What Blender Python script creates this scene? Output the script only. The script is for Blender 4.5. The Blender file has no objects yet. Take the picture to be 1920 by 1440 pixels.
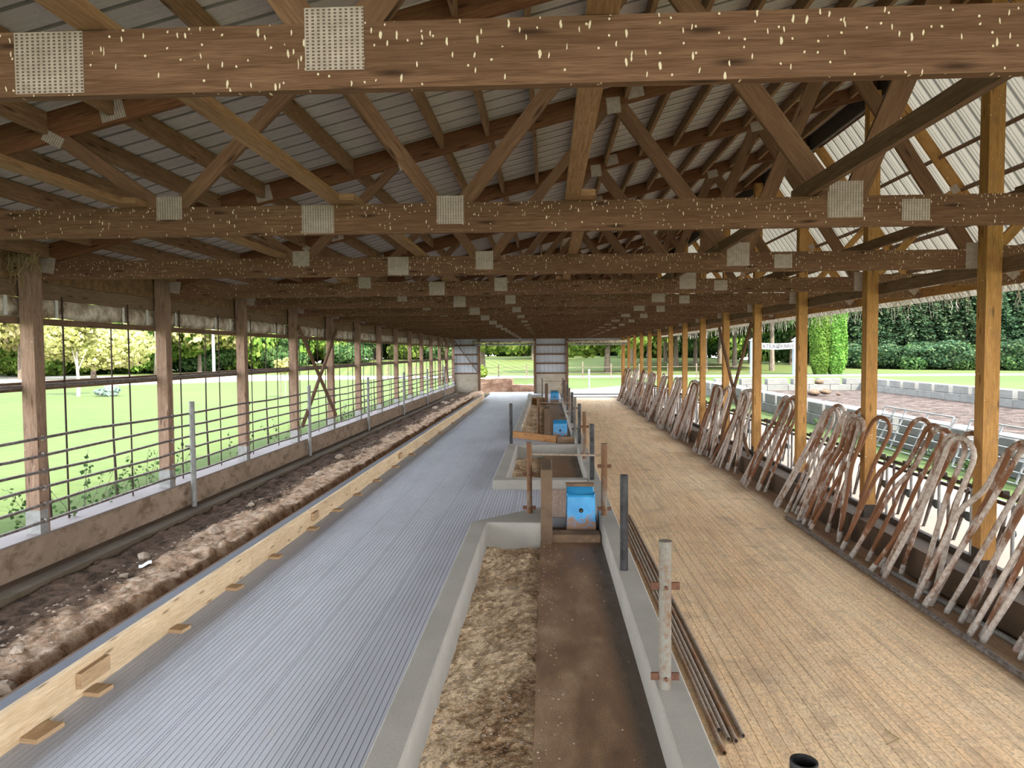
import bpy, math, random
import numpy as np
from mathutils import Vector, Matrix, noise
random.seed(7); rnd=random.random; U=random.uniform
PI=math.pi
col=bpy.context.scene.collection
S=2.44                      # bay length
ORD=['zeroth','first','second','third','fourth','fifth','sixth','seventh','eighth','ninth','tenth','eleventh','twelfth','thirteenth','fourteenth','fifteenth','sixteenth','seventeenth','eighteenth','nineteenth','twentieth','twenty-first','twenty-second','twenty-third','twenty-fourth','twenty-fifth','twenty-sixth']

# ------------------------------------------------------------------ materials
class NT:
    def __init__(s,name):
        s.m=bpy.data.materials.new(name); s.m.use_nodes=True; s.t=s.m.node_tree; s.t.nodes.clear()
        s.out=s.n('ShaderNodeOutputMaterial')
    def n(s,ty,**k):
        nd=s.t.nodes.new(ty)
        for a,b in k.items(): setattr(nd,a,b)
        return nd
    def l(s,a,b): s.t.links.new(a,b)
    def val(s,node,i,v):
        if hasattr(v,'is_output') or isinstance(v,bpy.types.NodeSocket): s.l(v,node.inputs[i])
        else: node.inputs[i].default_value=v
    def coord(s,kind='Object'): return s.n('ShaderNodeTexCoord').outputs[kind]
    def uv(s): return s.n('ShaderNodeTexCoord').outputs['UV']
    def map(s,v,sc=(1,1,1),loc=(0,0,0)):
        m=s.n('ShaderNodeMapping'); s.l(v,m.inputs[0]); m.inputs['Scale'].default_value=sc; m.inputs['Location'].default_value=loc; return m.outputs[0]
    def noise(s,v,scale=5,detail=4,rough=.6,dist=0):
        n=s.n('ShaderNodeTexNoise'); s.l(v,n.inputs['Vector']); n.inputs['Scale'].default_value=scale; n.inputs['Detail'].default_value=detail
        n.inputs['Roughness'].default_value=rough; n.inputs['Distortion'].default_value=dist; return n.outputs['Fac']
    def vor(s,v,scale=5,feat='F1',out='Distance',dim='3D'):
        n=s.n('ShaderNodeTexVoronoi',feature=feat,voronoi_dimensions=dim); s.l(v,n.inputs['Vector']); n.inputs['Scale'].default_value=scale; return n.outputs[out]
    def ramp(s,f,stops):
        r=s.n('ShaderNodeValToRGB'); s.l(f,r.inputs[0]); e=r.color_ramp.elements
        while len(e)<len(stops): e.new(.5)
        for x,(p,c) in zip(e,stops):
            x.position=p; x.color=(c,c,c,1) if not isinstance(c,(tuple,list)) else (*c,1)
        return r.outputs[0]
    def mix(s,f,a,b,mode='MIX'):
        m=s.n('ShaderNodeMix',data_type='RGBA',blend_type=mode)
        s.val(m,0,f)
        for i,v in ((6,a),(7,b)):
            if isinstance(v,(tuple,list)): v=(*v[:3],1)
            s.val(m,i,v)
        return m.outputs[2]
    def math(s,op,a,b=0,clamp=False):
        m=s.n('ShaderNodeMath',operation=op); m.use_clamp=clamp; s.val(m,0,a); s.val(m,1,b); return m.outputs[0]
    def sep(s,v): 
        n=s.n('ShaderNodeSeparateXYZ'); s.l(v,n.inputs[0]); return n.outputs
    def rand(s): return s.n('ShaderNodeObjectInfo').outputs['Random']
    def addrand(s,v,k=13.7):
        a=s.n('ShaderNodeVectorMath',operation='ADD'); s.l(v,a.inputs[0])
        r=s.math('MULTIPLY',s.rand(),k); c=s.n('ShaderNodeCombineXYZ'); s.l(r,c.inputs[0]); s.l(r,c.inputs[1]); s.l(c.outputs[0],a.inputs[1]); return a.outputs[0]
    def bump(s,h,dist=.01,st=1):
        b=s.n('ShaderNodeBump'); s.l(h,b.inputs['Height']); b.inputs['Distance'].default_value=dist; b.inputs['Strength'].default_value=st; return b.outputs[0]
    def bsdf(s,colr,rough=.8,metal=0,normal=None,spec=.3):
        p=s.n('ShaderNodeBsdfPrincipled')
        if isinstance(colr,(tuple,list)): colr=(*colr[:3],1)
        s.val(p,'Base Color',colr); s.val(p,'Roughness',rough); p.inputs['Metallic'].default_value=metal; p.inputs['Specular IOR Level'].default_value=spec
        if normal is not None: s.l(normal,p.inputs['Normal'])
        s.l(p.outputs[0],s.out.inputs[0]); return p

def wood(name,dark,light,knots=True,drops=0,stain=0,rough=.8):
    t=NT(name); v=t.addrand(t.uv())
    g=t.noise(t.map(v,(1.3,26,1)),3,5,.65,.6)
    big=t.noise(t.map(v,(.5,3,1)),2,3,.5)
    c=t.ramp(g,[(.36,dark),(.62,light)])
    c=t.mix(t.ramp(big,[(.35,.0),(.7,.55)]),c,tuple(x*.68 for x in dark))
    fine=t.noise(t.map(v,(3,110,1)),4,2,.5)
    c=t.mix(t.math('MULTIPLY',t.ramp(fine,[(.45,0),(.68,1)]),.6),c,tuple(x*.5 for x in dark))
    if knots:
        k=t.vor(t.map(v,(1.3,7,1)),1.0,dim='2D'); km=t.ramp(k,[(.02,1),(.10,0)])
        c=t.mix(km,c,tuple(x*.35 for x in dark))
    if stain:
        st=t.noise(t.map(v,(2,4,1)),3,6,.7); c=t.mix(t.ramp(st,[(.5,0),(.72,stain)]),c,(.1,.08,.06))
    if drops:
        zf=t.ramp(t.math('MULTIPLY',t.math('SUBTRACT',t.sep(t.coord('Object'))[2],2.955),5.4),[(.0,.25),(.45,.35),(.8,.75),(1,1)]) if name=='chord_wood' else .5
        w=t.noise(v,30,2); vv=t.n('ShaderNodeVectorMath',operation='ADD'); t.l(v,vv.inputs[0])
        cx=t.n('ShaderNodeCombineXYZ'); t.l(t.math('MULTIPLY',w,.012),cx.inputs[0]); t.l(cx.outputs[0],vv.inputs[1])
        for (su,sv,th,off) in ((22,6.5,.085,0),(48,13,.12,3.3),(30,24,.10,7.1),(9,3.6,.045,5.2),(30,2.6,.045,1.7)):
            d=t.vor(t.map(vv.outputs[0],(su,sv,1),(off,off,0)),1,dim='2D')
            r=t.vor(t.map(vv.outputs[0],(su,sv,1),(off,off,0)),1,out='Color',dim='2D'); rs=t.sep(r)[0]
            m=t.math('MULTIPLY',t.ramp(d,[(th*.7,1),(th,0)]),t.math('GREATER_THAN',t.math('ADD',rs,t.math('MULTIPLY',zf,.60*drops)),1.0))
            c=t.mix(m,c,(.66,.57,.42))
    b=t.bump(g,.002,.5)
    t.bsdf(c,rough,normal=b,spec=.15)
    return t.m

def plain(name,c,rough=.7,metal=0,var=.25,scale=6,bump=0,coord='Object',spec=.3,dark=None,r0=.35,r1=.7):
    t=NT(name); v=t.addrand(t.coord(coord)); f=t.noise(v,scale,6,.65)
    cc=t.mix(t.ramp(f,[(r0,0),(r1,1)]),tuple(x*(1-var) for x in (dark or c)),c)
    nb=None
    if bump: nb=t.bump(t.noise(v,scale*8,5,.7),bump)
    t.bsdf(cc,rough,metal,nb,spec); return t.m

M={}
M['chord']=wood('chord_wood',(0.122,0.061,0.033),(0.215,0.122,0.073),drops=.75)
M['top']=wood('top_chord_wood',(0.116,0.047,0.021),(0.195,0.089,0.043))
M['web']=wood('web_wood',(0.136,0.071,0.038),(0.218,0.125,0.071))
M['purlin']=wood('purlin_wood',(.19,.105,.055),(.33,.20,.115),stain=.2)
M['brace']=wood('brace_wood',(.24,.13,.065),(.40,.245,.135),knots=False)
M['wedge']=wood('wedge_wood',(.42,.28,.16),(.62,.44,.27),knots=False)
M['shadebrace']=wood('shaded_brace_wood',(.12,.07,.042),(.23,.135,.08),knots=False)  # darker copy of the brace wood, deep side shade put into its colour
M['post']=wood('post_wood',(0.224,0.136,0.092),(0.376,0.264,0.192),stain=.6,drops=.06)
M['rpost']=wood('right_post_wood',(0.340,0.170,0.051),(0.510,0.289,0.102),stain=.45,drops=.06)
M['girt']=wood('girt_wood',(0.136,0.080,0.048),(0.240,0.152,0.096),stain=.5)
M['pine']=wood('fresh_pine',(.64,.46,.27),(.86,.70,.49))
M['orange']=wood('orange_board',(0.288,0.136,0.048),(0.480,0.256,0.112))
M['pinkwood']=wood('worn_planks',(.42,.3,.24),(.66,.52,.44),knots=False,stain=.3)
M['osb']=plain('osb_panel',(.27,.16,.075),.85,var=.55,scale=14,bump=.003)
M['hdr']=wood('header_board',(0.160,0.104,0.060),(0.256,0.176,0.112))

def m_plate():
    t=NT('gusset_plate'); v=t.uv(); x=t.n('ShaderNodeTexWave',wave_type='BANDS',bands_direction='X'); t.l(t.map(v,(7.5,1,1)),x.inputs['Vector']); x.inputs['Scale'].default_value=1.0
    x.inputs['Distortion'].default_value=0
    sp=t.sep(v); a=t.math('FRACT',t.math('MULTIPLY',sp[0],24)); b=t.math('FRACT',t.math('MULTIPLY',sp[1],40))
    m=t.math('MULTIPLY',t.math('LESS_THAN',t.math('ABSOLUTE',t.math('SUBTRACT',a,.5)),.24),t.math('LESS_THAN',t.math('ABSOLUTE',t.math('SUBTRACT',b,.5)),.26))
    n=t.noise(t.addrand(t.map(v,(1,1,1))),9,5,.6)
    c=t.mix(t.ramp(n,[(.3,0),(.75,1)]),(.30,.245,.205),(.46,.385,.335))
    c=t.mix(m,c,(.10,.07,.05)); t.bsdf(c,.55,.15); return t.m
M['plate']=m_plate()
M['galv']=plain('galvanised_steel',(.30,.305,.30),.5,.35,.35,12)
M['rail']=plain('weathered_rail_steel',(.25,.23,.22),.6,.25,.5,20,dark=(.17,.12,.09))
M['blackpipe']=plain('black_pipe_steel',(.075,.078,.085),.38,.4,.5,9,dark=(.04,.035,.035))
M['darksteel']=plain('dark_dirty_steel',(.06,.045,.035),.8,.0,.5,12)
M['bluegrey']=plain('dark_paddle',(.085,.1,.1),.5)
def m_rust(name,lo,hi,k=(.30,.13,.06),g=(.52,.50,.47),sc=5,gd=None):
    t=NT(name); v=t.addrand(t.coord('Object'),31); f=t.noise(t.map(v,(1,1,.5)),sc,6,.68)
    r=t.math('MULTIPLY',t.math('SUBTRACT',t.rand(),.5),.34); f2=t.math('ADD',f,r)
    c=t.mix(t.ramp(f2,[(lo,0),(hi,1)]),g,k)
    s=t.noise(v,28,5,.7); c=t.mix(t.ramp(s,[(.42,0),(.72,.75)]),c,gd or (.16,.075,.035))
    t.bsdf(c,.72,.0,t.bump(s,.0015),.25); return t.m
M['loop']=m_rust('rusty_loop_pipe',.47,.60,g=(.47,.425,.38),k=(.17,.075,.036))
M['loopend']=m_rust('pale_pipe_end',.6,.85,g=(.42,.40,.37))
M['rustpost']=m_rust('rusty_galvanised_post',.45,.60,k=(.15,.08,.042),g=(.21,.21,.185))
M['rod']=m_rust('rusty_conduit',.5,.72,k=(.26,.14,.075),g=(.34,.29,.24))
M['bracket']=plain('rust_bracket',(.17,.08,.05),.85,0,.5,20)
def m_conc(name,c,var=.18,spk=.35,rough=.85,stain=None,bump=.002,st=(.5,.7)):
    t=NT(name); v=t.addrand(t.coord('Object')); f=t.noise(v,1.6,5,.6); k=t.noise(v,60,4,.7); k2=t.vor(v,55)
    cc=t.mix(t.ramp(f,[(.3,0),(.7,1)]),tuple(x*(1-var) for x in c),c)
    cc=t.mix(t.math('MULTIPLY',t.ramp(k,[(.5,0),(.8,1)]),spk),cc,tuple(x*.5 for x in c))
    if stain: cc=t.mix(t.ramp(t.noise(t.map(v,(1,1,1.6)),3.2,7,.72),[(st[0],0),(st[1],1)]),cc,stain)
    t.bsdf(cc,rough,normal=t.bump(k,bump),spec=.25); return t.m
M['curb']=m_conc('pale_curb_concrete',(.37,.355,.32),.2,.45)
M['oldcurb']=m_conc('stained_old_concrete',(.33,.25,.185),.35,.5,stain=(.15,.105,.07),bump=.006,st=(.48,.62))
M['curbtop']=m_conc('curb_cap_concrete',(.20,.172,.165),.15,.2)
M['stained']=m_conc('brown_stained_concrete',(.27,.18,.115),.35,.5,stain=(.36,.24,.14),bump=.004)
M['partition']=m_conc('dark_stained_board',(.17,.115,.075),.3,.4,stain=(.10,.07,.045))
M['block']=m_conc('block_concrete',(.19,.188,.175),.3,.4,stain=(.12,.115,.10))
M['lane']=m_conc('feed_lane_concrete',(.20,.165,.135),.16,.2)
M['apron']=m_conc('apron_concrete',(.30,.29,.28),.12,.2)
M['darkwall']=m_conc('dark_mottled_wall',(.10,.065,.04),.5,.4,stain=(.20,.12,.05),st=(.6,.8))  # dark brown wall concrete with random lighter brown blotches
M['formtop']=m_conc('smooth_fresh_concrete',(.125,.145,.185),.3,.2,rough=.6)
M['endconc']=m_conc('end_wall_concrete',(.42,.38,.31),.2,.3,stain=(.25,.2,.14))

def m_floorL():
    t=NT('grooved_new_concrete'); v=t.coord('Object'); f=t.noise(t.map(v,(1,.35,1)),1.3,5,.6); k=t.noise(v,90,4,.75); mid=t.noise(t.map(v,(3,.8,1)),3,4,.6)
    c=t.mix(t.ramp(f,[(.3,0),(.7,1)]),(.42,.44,.495),(.53,.555,.62)); c=t.mix(t.math('MULTIPLY',t.ramp(k,[(.42,0),(.75,1)]),.5),c,(.27,.28,.31))
    c=t.mix(t.ramp(mid,[(.58,0),(.8,.35)]),c,(.44,.37,.30))
    t.bsdf(c,t.ramp(mid,[(.3,.5),(.8,.68)]),normal=t.bump(k,.0012),spec=.45); return t.m
M['floorL']=m_floorL()
def m_floorR():
    t=NT('worn_tan_alley_floor'); v=t.coord('Object'); f=t.noise(t.map(v,(1,.3,1)),1.1,6,.65); k=t.noise(t.map(v,(1,.6,1)),55,6,.8); st=t.noise(t.map(v,(6,.35,1)),2.4,5,.65); p=t.noise(v,4.5,6,.7)
    c=t.mix(t.ramp(f,[(.3,0),(.7,1)]),(.90,.61,.35),(1.0,.77,.49))
    c=t.mix(t.ramp(st,[(.45,0),(.72,.65)]),c,(.47,.33,.22)); q=t.noise(v,2.6,6,.7); c=t.mix(t.ramp(q,[(.52,0),(.68,.6)]),c,(.42,.31,.22))
    c=t.mix(t.ramp(p,[(.5,0),(.72,.8)]),c,(.92,.73,.50))
    c=t.mix(t.math('MULTIPLY',t.ramp(k,[(.46,0),(.62,1)]),.65),c,(.36,.24,.15))
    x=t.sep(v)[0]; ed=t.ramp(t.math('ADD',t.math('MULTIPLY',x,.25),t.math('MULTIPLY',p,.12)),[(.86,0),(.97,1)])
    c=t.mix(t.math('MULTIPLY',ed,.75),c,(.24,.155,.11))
    t.bsdf(c,.85,normal=t.bump(k,.004),spec=.15); return t.m
M['floorR']=m_floorR()
def m_slab():
    t=NT('wet_brown_slab'); v=t.coord('Object'); f=t.noise(t.map(v,(1.4,.7,1)),2.2,7,.7); k=t.noise(v,70,5,.8); sp=t.vor(v,60)
    c=t.ramp(f,[(.34,(.15,.085,.05)),(.5,(.29,.17,.095)),(.66,(.44,.30,.19))]); c=t.mix(t.math('MULTIPLY',t.ramp(k,[(.45,0),(.65,1)]),.6),c,(.12,.075,.05))
    ex=t.math('ADD',t.sep(v)[0],t.math('MULTIPLY',t.math('SUBTRACT',f,.5),.35)); c=t.mix(t.ramp(ex,[(.44,0),(.56,.85)]),c,(.055,.048,.036)); c=t.mix(t.ramp(sp,[(.06,.7),(.16,0)]),c,(.62,.5,.38)); t.bsdf(c,t.ramp(f,[(.35,.3),(.6,.62)]),normal=t.bump(k,.004),spec=.45); return t.m  # dark right band: curb shadow and wet stain together painted in the colour
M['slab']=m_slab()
def m_soil(name,stops,sc=9,bump=.012):
    t=NT(name); v=t.coord('Object'); f=t.noise(v,sc,8,.8); k=t.vor(v,sc*7); g=t.noise(v,2.3,4,.6); h=t.math('ADD',t.math('MULTIPLY',f,.6),t.math('MULTIPLY',g,.4))
    c=t.ramp(h,stops); c=t.mix(t.math('MULTIPLY',t.ramp(k,[(.1,1),(.35,0)]),.25),c,(.6,.5,.4)); t.bsdf(c,.95,normal=t.bump(t.math('ADD',t.noise(v,sc*5,5,.75),t.math('MULTIPLY',k,-.6)),bump),spec=.1); return t.m
M['pitsoil']=m_soil('pale_crumbly_soil',[(.36,(.13,.07,.038)),(.44,(.46,.29,.165)),(.53,(.88,.68,.46))],13)
def m_trench():
    t=NT('side_alley_soil'); v=t.coord('Object'); f=t.noise(v,7,8,.75); g=t.noise(t.map(v,(1,.35,1)),1.5,4,.6); k=t.noise(v,60,5,.8)
    dark=t.ramp(f,[(.38,(.04,.026,.017)),(.62,(.17,.11,.075))]); tan=t.ramp(f,[(.36,(.2,.115,.065)),(.5,(.50,.34,.23)),(.64,(.74,.59,.45))])
    x=t.sep(v)[0]; m=t.ramp(t.math('ADD',t.math('ADD',x,4.0),t.math('MULTIPLY',t.math('SUBTRACT',g,.5),1.1)),[(.0,0),(.12,1)])
    m2=t.ramp(t.math('ADD',t.math('ADD',x,3.42),t.math('MULTIPLY',t.math('SUBTRACT',f,.5),.5)),[(.0,0),(.1,1)])
    c=t.mix(m,dark,tan); c=t.mix(m2,c,t.ramp(f,[(.35,(.06,.03,.015)),(.65,(.19,.10,.05))]))
    t.bsdf(c,.95,normal=t.bump(k,.012),spec=.12); return t.m
M['trench']=m_trench()
M['ledge']=m_conc('dirty_ledge_concrete',(.17,.13,.095),.35,.5,stain=(.09,.075,.045))
M['stone']=plain('tan_stones',(.50,.40,.31),.9,0,.45,5,.006)
M['gravel']=m_soil('reddish_arena_gravel',[(.42,(.022,.014,.011)),(.5,(.062,.044,.036)),(.6,(.115,.086,.073))],3,.03)
M['redbank']=m_soil('red_rubble_face',[(.36,(.2,.105,.065)),(.5,(.37,.21,.14)),(.64,(.5,.36,.27))],2,.02)
M['roadm']=plain('pale_gravel_road',(.36,.33,.28),.95,0,.15,2)
def m_grass():
    t=NT('mown_lawn'); v=t.coord('Object'); a=t.noise(v,.06,4,.6); b=t.noise(t.map(v,(1,3,1)),2.2,6,.75); k=t.noise(v,45,3,.8)
    c=t.mix(t.ramp(a,[(.35,0),(.65,1)]),(.052,.080,.020),(.078,.106,.032)); c=t.mix(t.ramp(b,[(.4,0),(.65,.8)]),c,(.095,.115,.038))
    c=t.mix(t.math('MULTIPLY',t.ramp(k,[(.45,0),(.7,1)]),.45),c,(.032,.062,.012))
    w=t.n('ShaderNodeTexWave',wave_type='BANDS',bands_direction='DIAGONAL'); t.l(t.map(v,(.55,.12,0)),w.inputs['Vector']); w.inputs['Scale'].default_value=.9; w.inputs['Distortion'].default_value=1.5
    y=t.sep(v)[1]; far=t.ramp(t.math('MULTIPLY',t.math('SUBTRACT',y,74),.1),[(0,0),(1,.55)])
    c=t.mix(t.math('MULTIPLY',far,w.outputs['Fac']),c,(.13,.135,.042))
    t.bsdf(c,.9,normal=t.bump(b,.02),spec=.1); return t.m
M['grass']=m_grass()
def m_leaf(name,a,b,c3=None,tr=.35):
    t=NT(name); g=t.n('ShaderNodeNewGeometry').outputs['Random Per Island']; o=t.rand()
    c=t.ramp(g,[(0,a),(.6,b),(1,c3 or b)]); hs=t.n('ShaderNodeHueSaturation'); t.l(c,hs.inputs['Color']); t.l(t.math('ADD',t.math('MULTIPLY',o,.45),.78),hs.inputs['Value']); t.l(t.math('ADD',t.math('MULTIPLY',o,.03),.485),hs.inputs['Hue'])
    d=t.n('ShaderNodeBsdfDiffuse'); tl=t.n('ShaderNodeBsdfTranslucent'); t.l(hs.outputs[0],d.inputs[0]); t.l(hs.outputs[0],tl.inputs[0]); mx=t.n('ShaderNodeMixShader'); mx.inputs[0].default_value=tr
    t.l(d.outputs[0],mx.inputs[1]); t.l(tl.outputs[0],mx.inputs[2]); t.l(mx.outputs[0],t.out.inputs[0]); return t.m
M['leafA']=m_leaf('broad_leaves',(.07,.15,.025),(.17,.26,.05),(.30,.37,.10))
M['leafB']=m_leaf('olive_leaves',(.20,.21,.055),(.36,.36,.13),(.46,.40,.24))
M['leafC']=m_leaf('dark_leaves',(.03,.068,.024),(.062,.118,.04),(.12,.175,.06))
M['leafP']=m_leaf('pine_needles',(.025,.058,.03),(.055,.10,.05),(.11,.155,.07),.2)
M['leafV']=m_leaf('arborvitae_scale_leaves',(.04,.10,.015),(.08,.17,.03),(.14,.24,.05),.25)
M['leafG']=m_leaf('blue_grey_leaves',(.2,.3,.24),(.32,.42,.36))
M['bark']=plain('grey_brown_bark',(.20,.16,.12),.95,0,.5,4,.03)
M['palebark']=plain('pale_sunlit_bark',(.36,.31,.25),.9,0,.3,3,.02)
def m_roof(name,c,tr=0):
    t=NT(name); v=t.coord('Object'); f=t.noise(v,1.2,5,.6); k=t.noise(v,50,4,.8)
    cc=t.mix(t.ramp(f,[(.3,0),(.7,1)]),tuple(x*.82 for x in c),c); cc=t.mix(t.math('MULTIPLY',t.ramp(k,[(.48,0),(.7,1)]),.4 if not tr else .1),cc,tuple(x*.45 for x in c)); yy=t.math('FRACT',t.math('DIVIDE',t.math('ADD',t.sep(v)[1],5.0),.229)); cc=t.mix(t.math('MULTIPLY',t.math('LESS_THAN',yy,.15),(.6 if not tr and name!='end_wall_siding' else .22 if tr else 0)),cc,tuple(x*.3 for x in c))  # rib grooves' shade painted in as dark lines at the rib pitch
    if not tr: t.bsdf(cc,.55,.0,spec=.3); return t.m
    d=t.n('ShaderNodeBsdfDiffuse'); tl=t.n('ShaderNodeBsdfTranslucent'); t.l(cc,d.inputs[0]); t.l(cc,tl.inputs[0]); mx=t.n('ShaderNodeMixShader'); mx.inputs[0].default_value=tr
    t.l(d.outputs[0],mx.inputs[1]); t.l(tl.outputs[0],mx.inputs[2]); t.l(mx.outputs[0],t.out.inputs[0]); return t.m
M['roofL']=m_roof('galvanised_roof_sheet',(.47,.425,.40))
M['roofR']=m_roof('translucent_roof_sheet',(.215,.195,.155),.34)
M['siding']=m_roof('end_wall_siding',(.46,.49,.54))
M['curtain']=plain('rolled_white_tarp',(.82,.75,.64),.7,0,.55,5,dark=(.42,.27,.14))
M['strap']=plain('dark_strap',(.055,.035,.028),.8)
M['whiteclip']=plain('white_strap',(.7,.7,.66),.6)
M['white']=plain('white_paint',(.45,.46,.47),.5,0,.06)
M['paleblue']=plain('pale_blue_column',(.27,.32,.38),.6,0,.08)
M['ink']=plain('dark_lettering',(.05,.05,.05),.6)
M['paper']=plain('white_paper',(.85,.86,.9),.6,0,.03)
M['cob']=plain('dusty_web_strands',(.68,.63,.54),.9)
M['straw']=plain('nest_straw',(.36,.27,.13),.95)
M['black']=plain('black_recess',(.012,.012,.012),.9)
M['bark2']=plain('split_log_wood',(.17,.115,.075),.9,0,.5,4,.02)
def m_blue():
    t=NT('blue_enamel_worn'); v=t.addrand(t.coord('Object')); z=t.sep(v)[2]; f=t.noise(v,22,7,.75); f2=t.noise(v,6,4,.6)
    zz=t.sep(t.coord('Object'))[2]
    wear=t.math('ADD',t.math('MULTIPLY',f,.7),t.math('SUBTRACT',t.math('MULTIPLY',f2,.3),t.math('MULTIPLY',zz,.9)))
    c=t.mix(t.ramp(f2,[(.3,0),(.7,1)]),(.025,.29,.66),(.05,.40,.78)); c=t.mix(t.ramp(wear,[(.38,0),(.46,1)]),c,(.30,.17,.10))
    sc=t.noise(v,40,3,.6); c=t.mix(t.ramp(sc,[(.68,0),(.72,.8)]),c,(.16,.1,.08))
    t.bsdf(c,.35,normal=t.bump(wear,.002),spec=.5); return t.m
M['blue']=m_blue()

# ------------------------------------------------------------------ geometry helpers
class MB:
    def __init__(s): s.v=[]; s.f=[]; s.uv=[]
    def face(s,idx,uvs): s.f.append(idx); s.uv.extend(uvs)
    def beam(s,p0,p1,w,h,up=(0,0,1),c0=0,c1=0):
        """box from p0 to p1; w across, h along up; c0/c1 shift the top corner lengthwise (angled cuts)"""
        p0=Vector(p0); p1=Vector(p1); d=(p1-p0); L=d.length; d.normalize(); up=Vector(up); sd=d.cross(up).normalized(); u=sd.cross(d).normalized()
        b=len(s.v); o=(rnd()*9,rnd()*9)
        for (p,c) in ((p0,c0),(p1,c1)):
            for a,e in ((-1,-1),(1,-1),(1,1),(-1,1)):
                s.v.append(tuple(p+sd*(a*w/2)+u*(e*h/2)+d*(c if e>0 else 0)))
        q=lambda i:[b+k for k in i]
        def side(i,vw,k):
            s.face(q(i),[(o[0],o[1]+k),(o[0],o[1]+k+vw),(o[0]+L,o[1]+k+vw),(o[0]+L,o[1]+k)])
        side((0,1,5,4),w,0); side((1,2,6,5),h,.3); side((2,3,7,6),w,.6); side((3,0,4,7),h,1.0)
        s.face(q((3,2,1,0)),[(o[0]+x,o[1]+y) for x,y in ((0,h),(w,h),(w,0),(0,0))]); s.face(q((4,5,6,7)),[(o[0]+x,o[1]+y) for x,y in ((0,0),(w,0),(w,h),(0,h))])
        return s
    def box(s,x0,x1,y0,y1,z0,z1):
        dx,dy,dz=x1-x0,y1-y0,z1-z0; cx,cy,cz=(x0+x1)/2,(y0+y1)/2,(z0+z1)/2
        if dx>=dy and dx>=dz: return s.beam((x0,cy,cz),(x1,cy,cz),dy,dz)
        if dy>=dz: return s.beam((cx,y0,cz),(cx,y1,cz),dx,dz)
        return s.beam((cx,cy,z0),(cx,cy,z1),dx,dy,(0,1,0))
    def poly(s,pts,z0,z1):
        """vertical prism from a plan outline (ccw)"""
        b=len(s.v); n=len(pts)
        for z in (z0,z1):
            for p in pts: s.v.append((p[0],p[1],z))
        s.face([b+n+i for i in range(n)],[(p[0],p[1]) for p in pts]); s.face([b+n-1-i for i in range(n)],[(p[0],p[1]) for p in pts])
        for i in range(n):
            j=(i+1)%n; s.face([b+i,b+j,b+n+j,b+n+i],[(0,0),(1,0),(1,1),(0,1)])
        return s
    def tube(s,pts,r,k=8,caps=True,r1=None,hollow=0):
        P=[Vector(p) for p in pts]; n=len(P); b=len(s.v); u=None; Ls=0
        for i,p in enumerate(P):
            d=(P[min(i+1,n-1)]-P[max(i-1,0)]).normalized()
            if u is None:
                u=d.cross(Vector((0,0,1)) if abs(d.z)<.9 else Vector((1,0,0))).normalized()
            else: u=(u-d*u.dot(d)).normalized()
            w=d.cross(u); rr=r if r1 is None else r+(r1-r)*i/(n-1)
            if isinstance(r,(list,tuple)): rr=r[i]
            for j in range(k):
                a=2*PI*j/k; s.v.append(tuple(p+(u*math.cos(a)+w*math.sin(a))*rr))
        for i in range(n-1):
            for j in range(k):
                j2=(j+1)%k; s.face([b+i*k+j,b+i*k+j2,b+(i+1)*k+j2,b+(i+1)*k+j],[(i*.1,j/k),(i*.1,(j+1)/k),(i*.1+.1,(j+1)/k),(i*.1+.1,j/k)])
        if caps:
            s.face([b+k-1-j for j in range(k)],[(0,0)]*k); 
            if not hollow: s.face([b+(n-1)*k+j for j in range(k)],[(0,0)]*k)
        if hollow:   # open mouth at the last end
            e=P[-1]; d=(P[-1]-P[-2]).normalized(); c=len(s.v); rr=(r if not isinstance(r,(list,tuple)) else r[-1])*.86
            for dep in (0,hollow):
                for j in range(k):
                    a=2*PI*j/k; s.v.append(tuple(e-d*dep+(u*math.cos(a)+w*math.sin(a))*rr))
            for j in range(k):
                j2=(j+1)%k; o=b+(n-1)*k
                s.face([o+j,o+j2,c+j2,c+j],[(0,0)]*4); s.face([c+j,c+j2,c+k+j2,c+k+j],[(0,0)]*4)
            s.face([c+k+j for j in range(k)],[(0,0)]*k)
        return s
    def build(s,name,mat,parent=None,origin=None,smooth=False,bevel=0,kind=None,label=None):
        me=bpy.data.meshes.new(name); vs=s.v
        if origin is not None: vs=[(x-origin[0],y-origin[1],z-origin[2]) for x,y,z in vs]
        me.from_pydata(vs,[],s.f); 
        uvl=me.uv_layers.new(name='UVMap'); uvl.data.foreach_set('uv',[c for t in s.uv for c in t])
        if isinstance(mat,str): mat=M[mat]
        me.materials.append(mat); me.validate(); me.update()
        if smooth: me.polygons.foreach_set('use_smooth',[True]*len(me.polygons))
        o=bpy.data.objects.new(name,me); col.objects.link(o)
        if parent: o.parent=parent
        if origin is not None: o.location=origin
        if bevel:
            md=o.modifiers.new('b','BEVEL'); md.width=bevel; md.segments=1; md.limit_method='ANGLE'
        if kind: o['kind']=kind
        if label: o['label']=label
        return o
def tag(o,label,cat,group=None,kind=None):
    o['label']=label; o['category']=cat
    if group: o['group']=group
    if kind: o['kind']=kind
    return o
def thing(name,loc,label,cat,group=None):
    o=bpy.data.objects.new(name,None); col.objects.link(o); o.location=loc; o.empty_display_size=.1
    return tag(o,label,cat,group)
def copy_tree(o,parent=None):
    c=o.copy(); col.objects.link(c)
    if parent: c.parent=parent
    for ch in list(o.children): copy_tree(ch,c)
    return c
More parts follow.
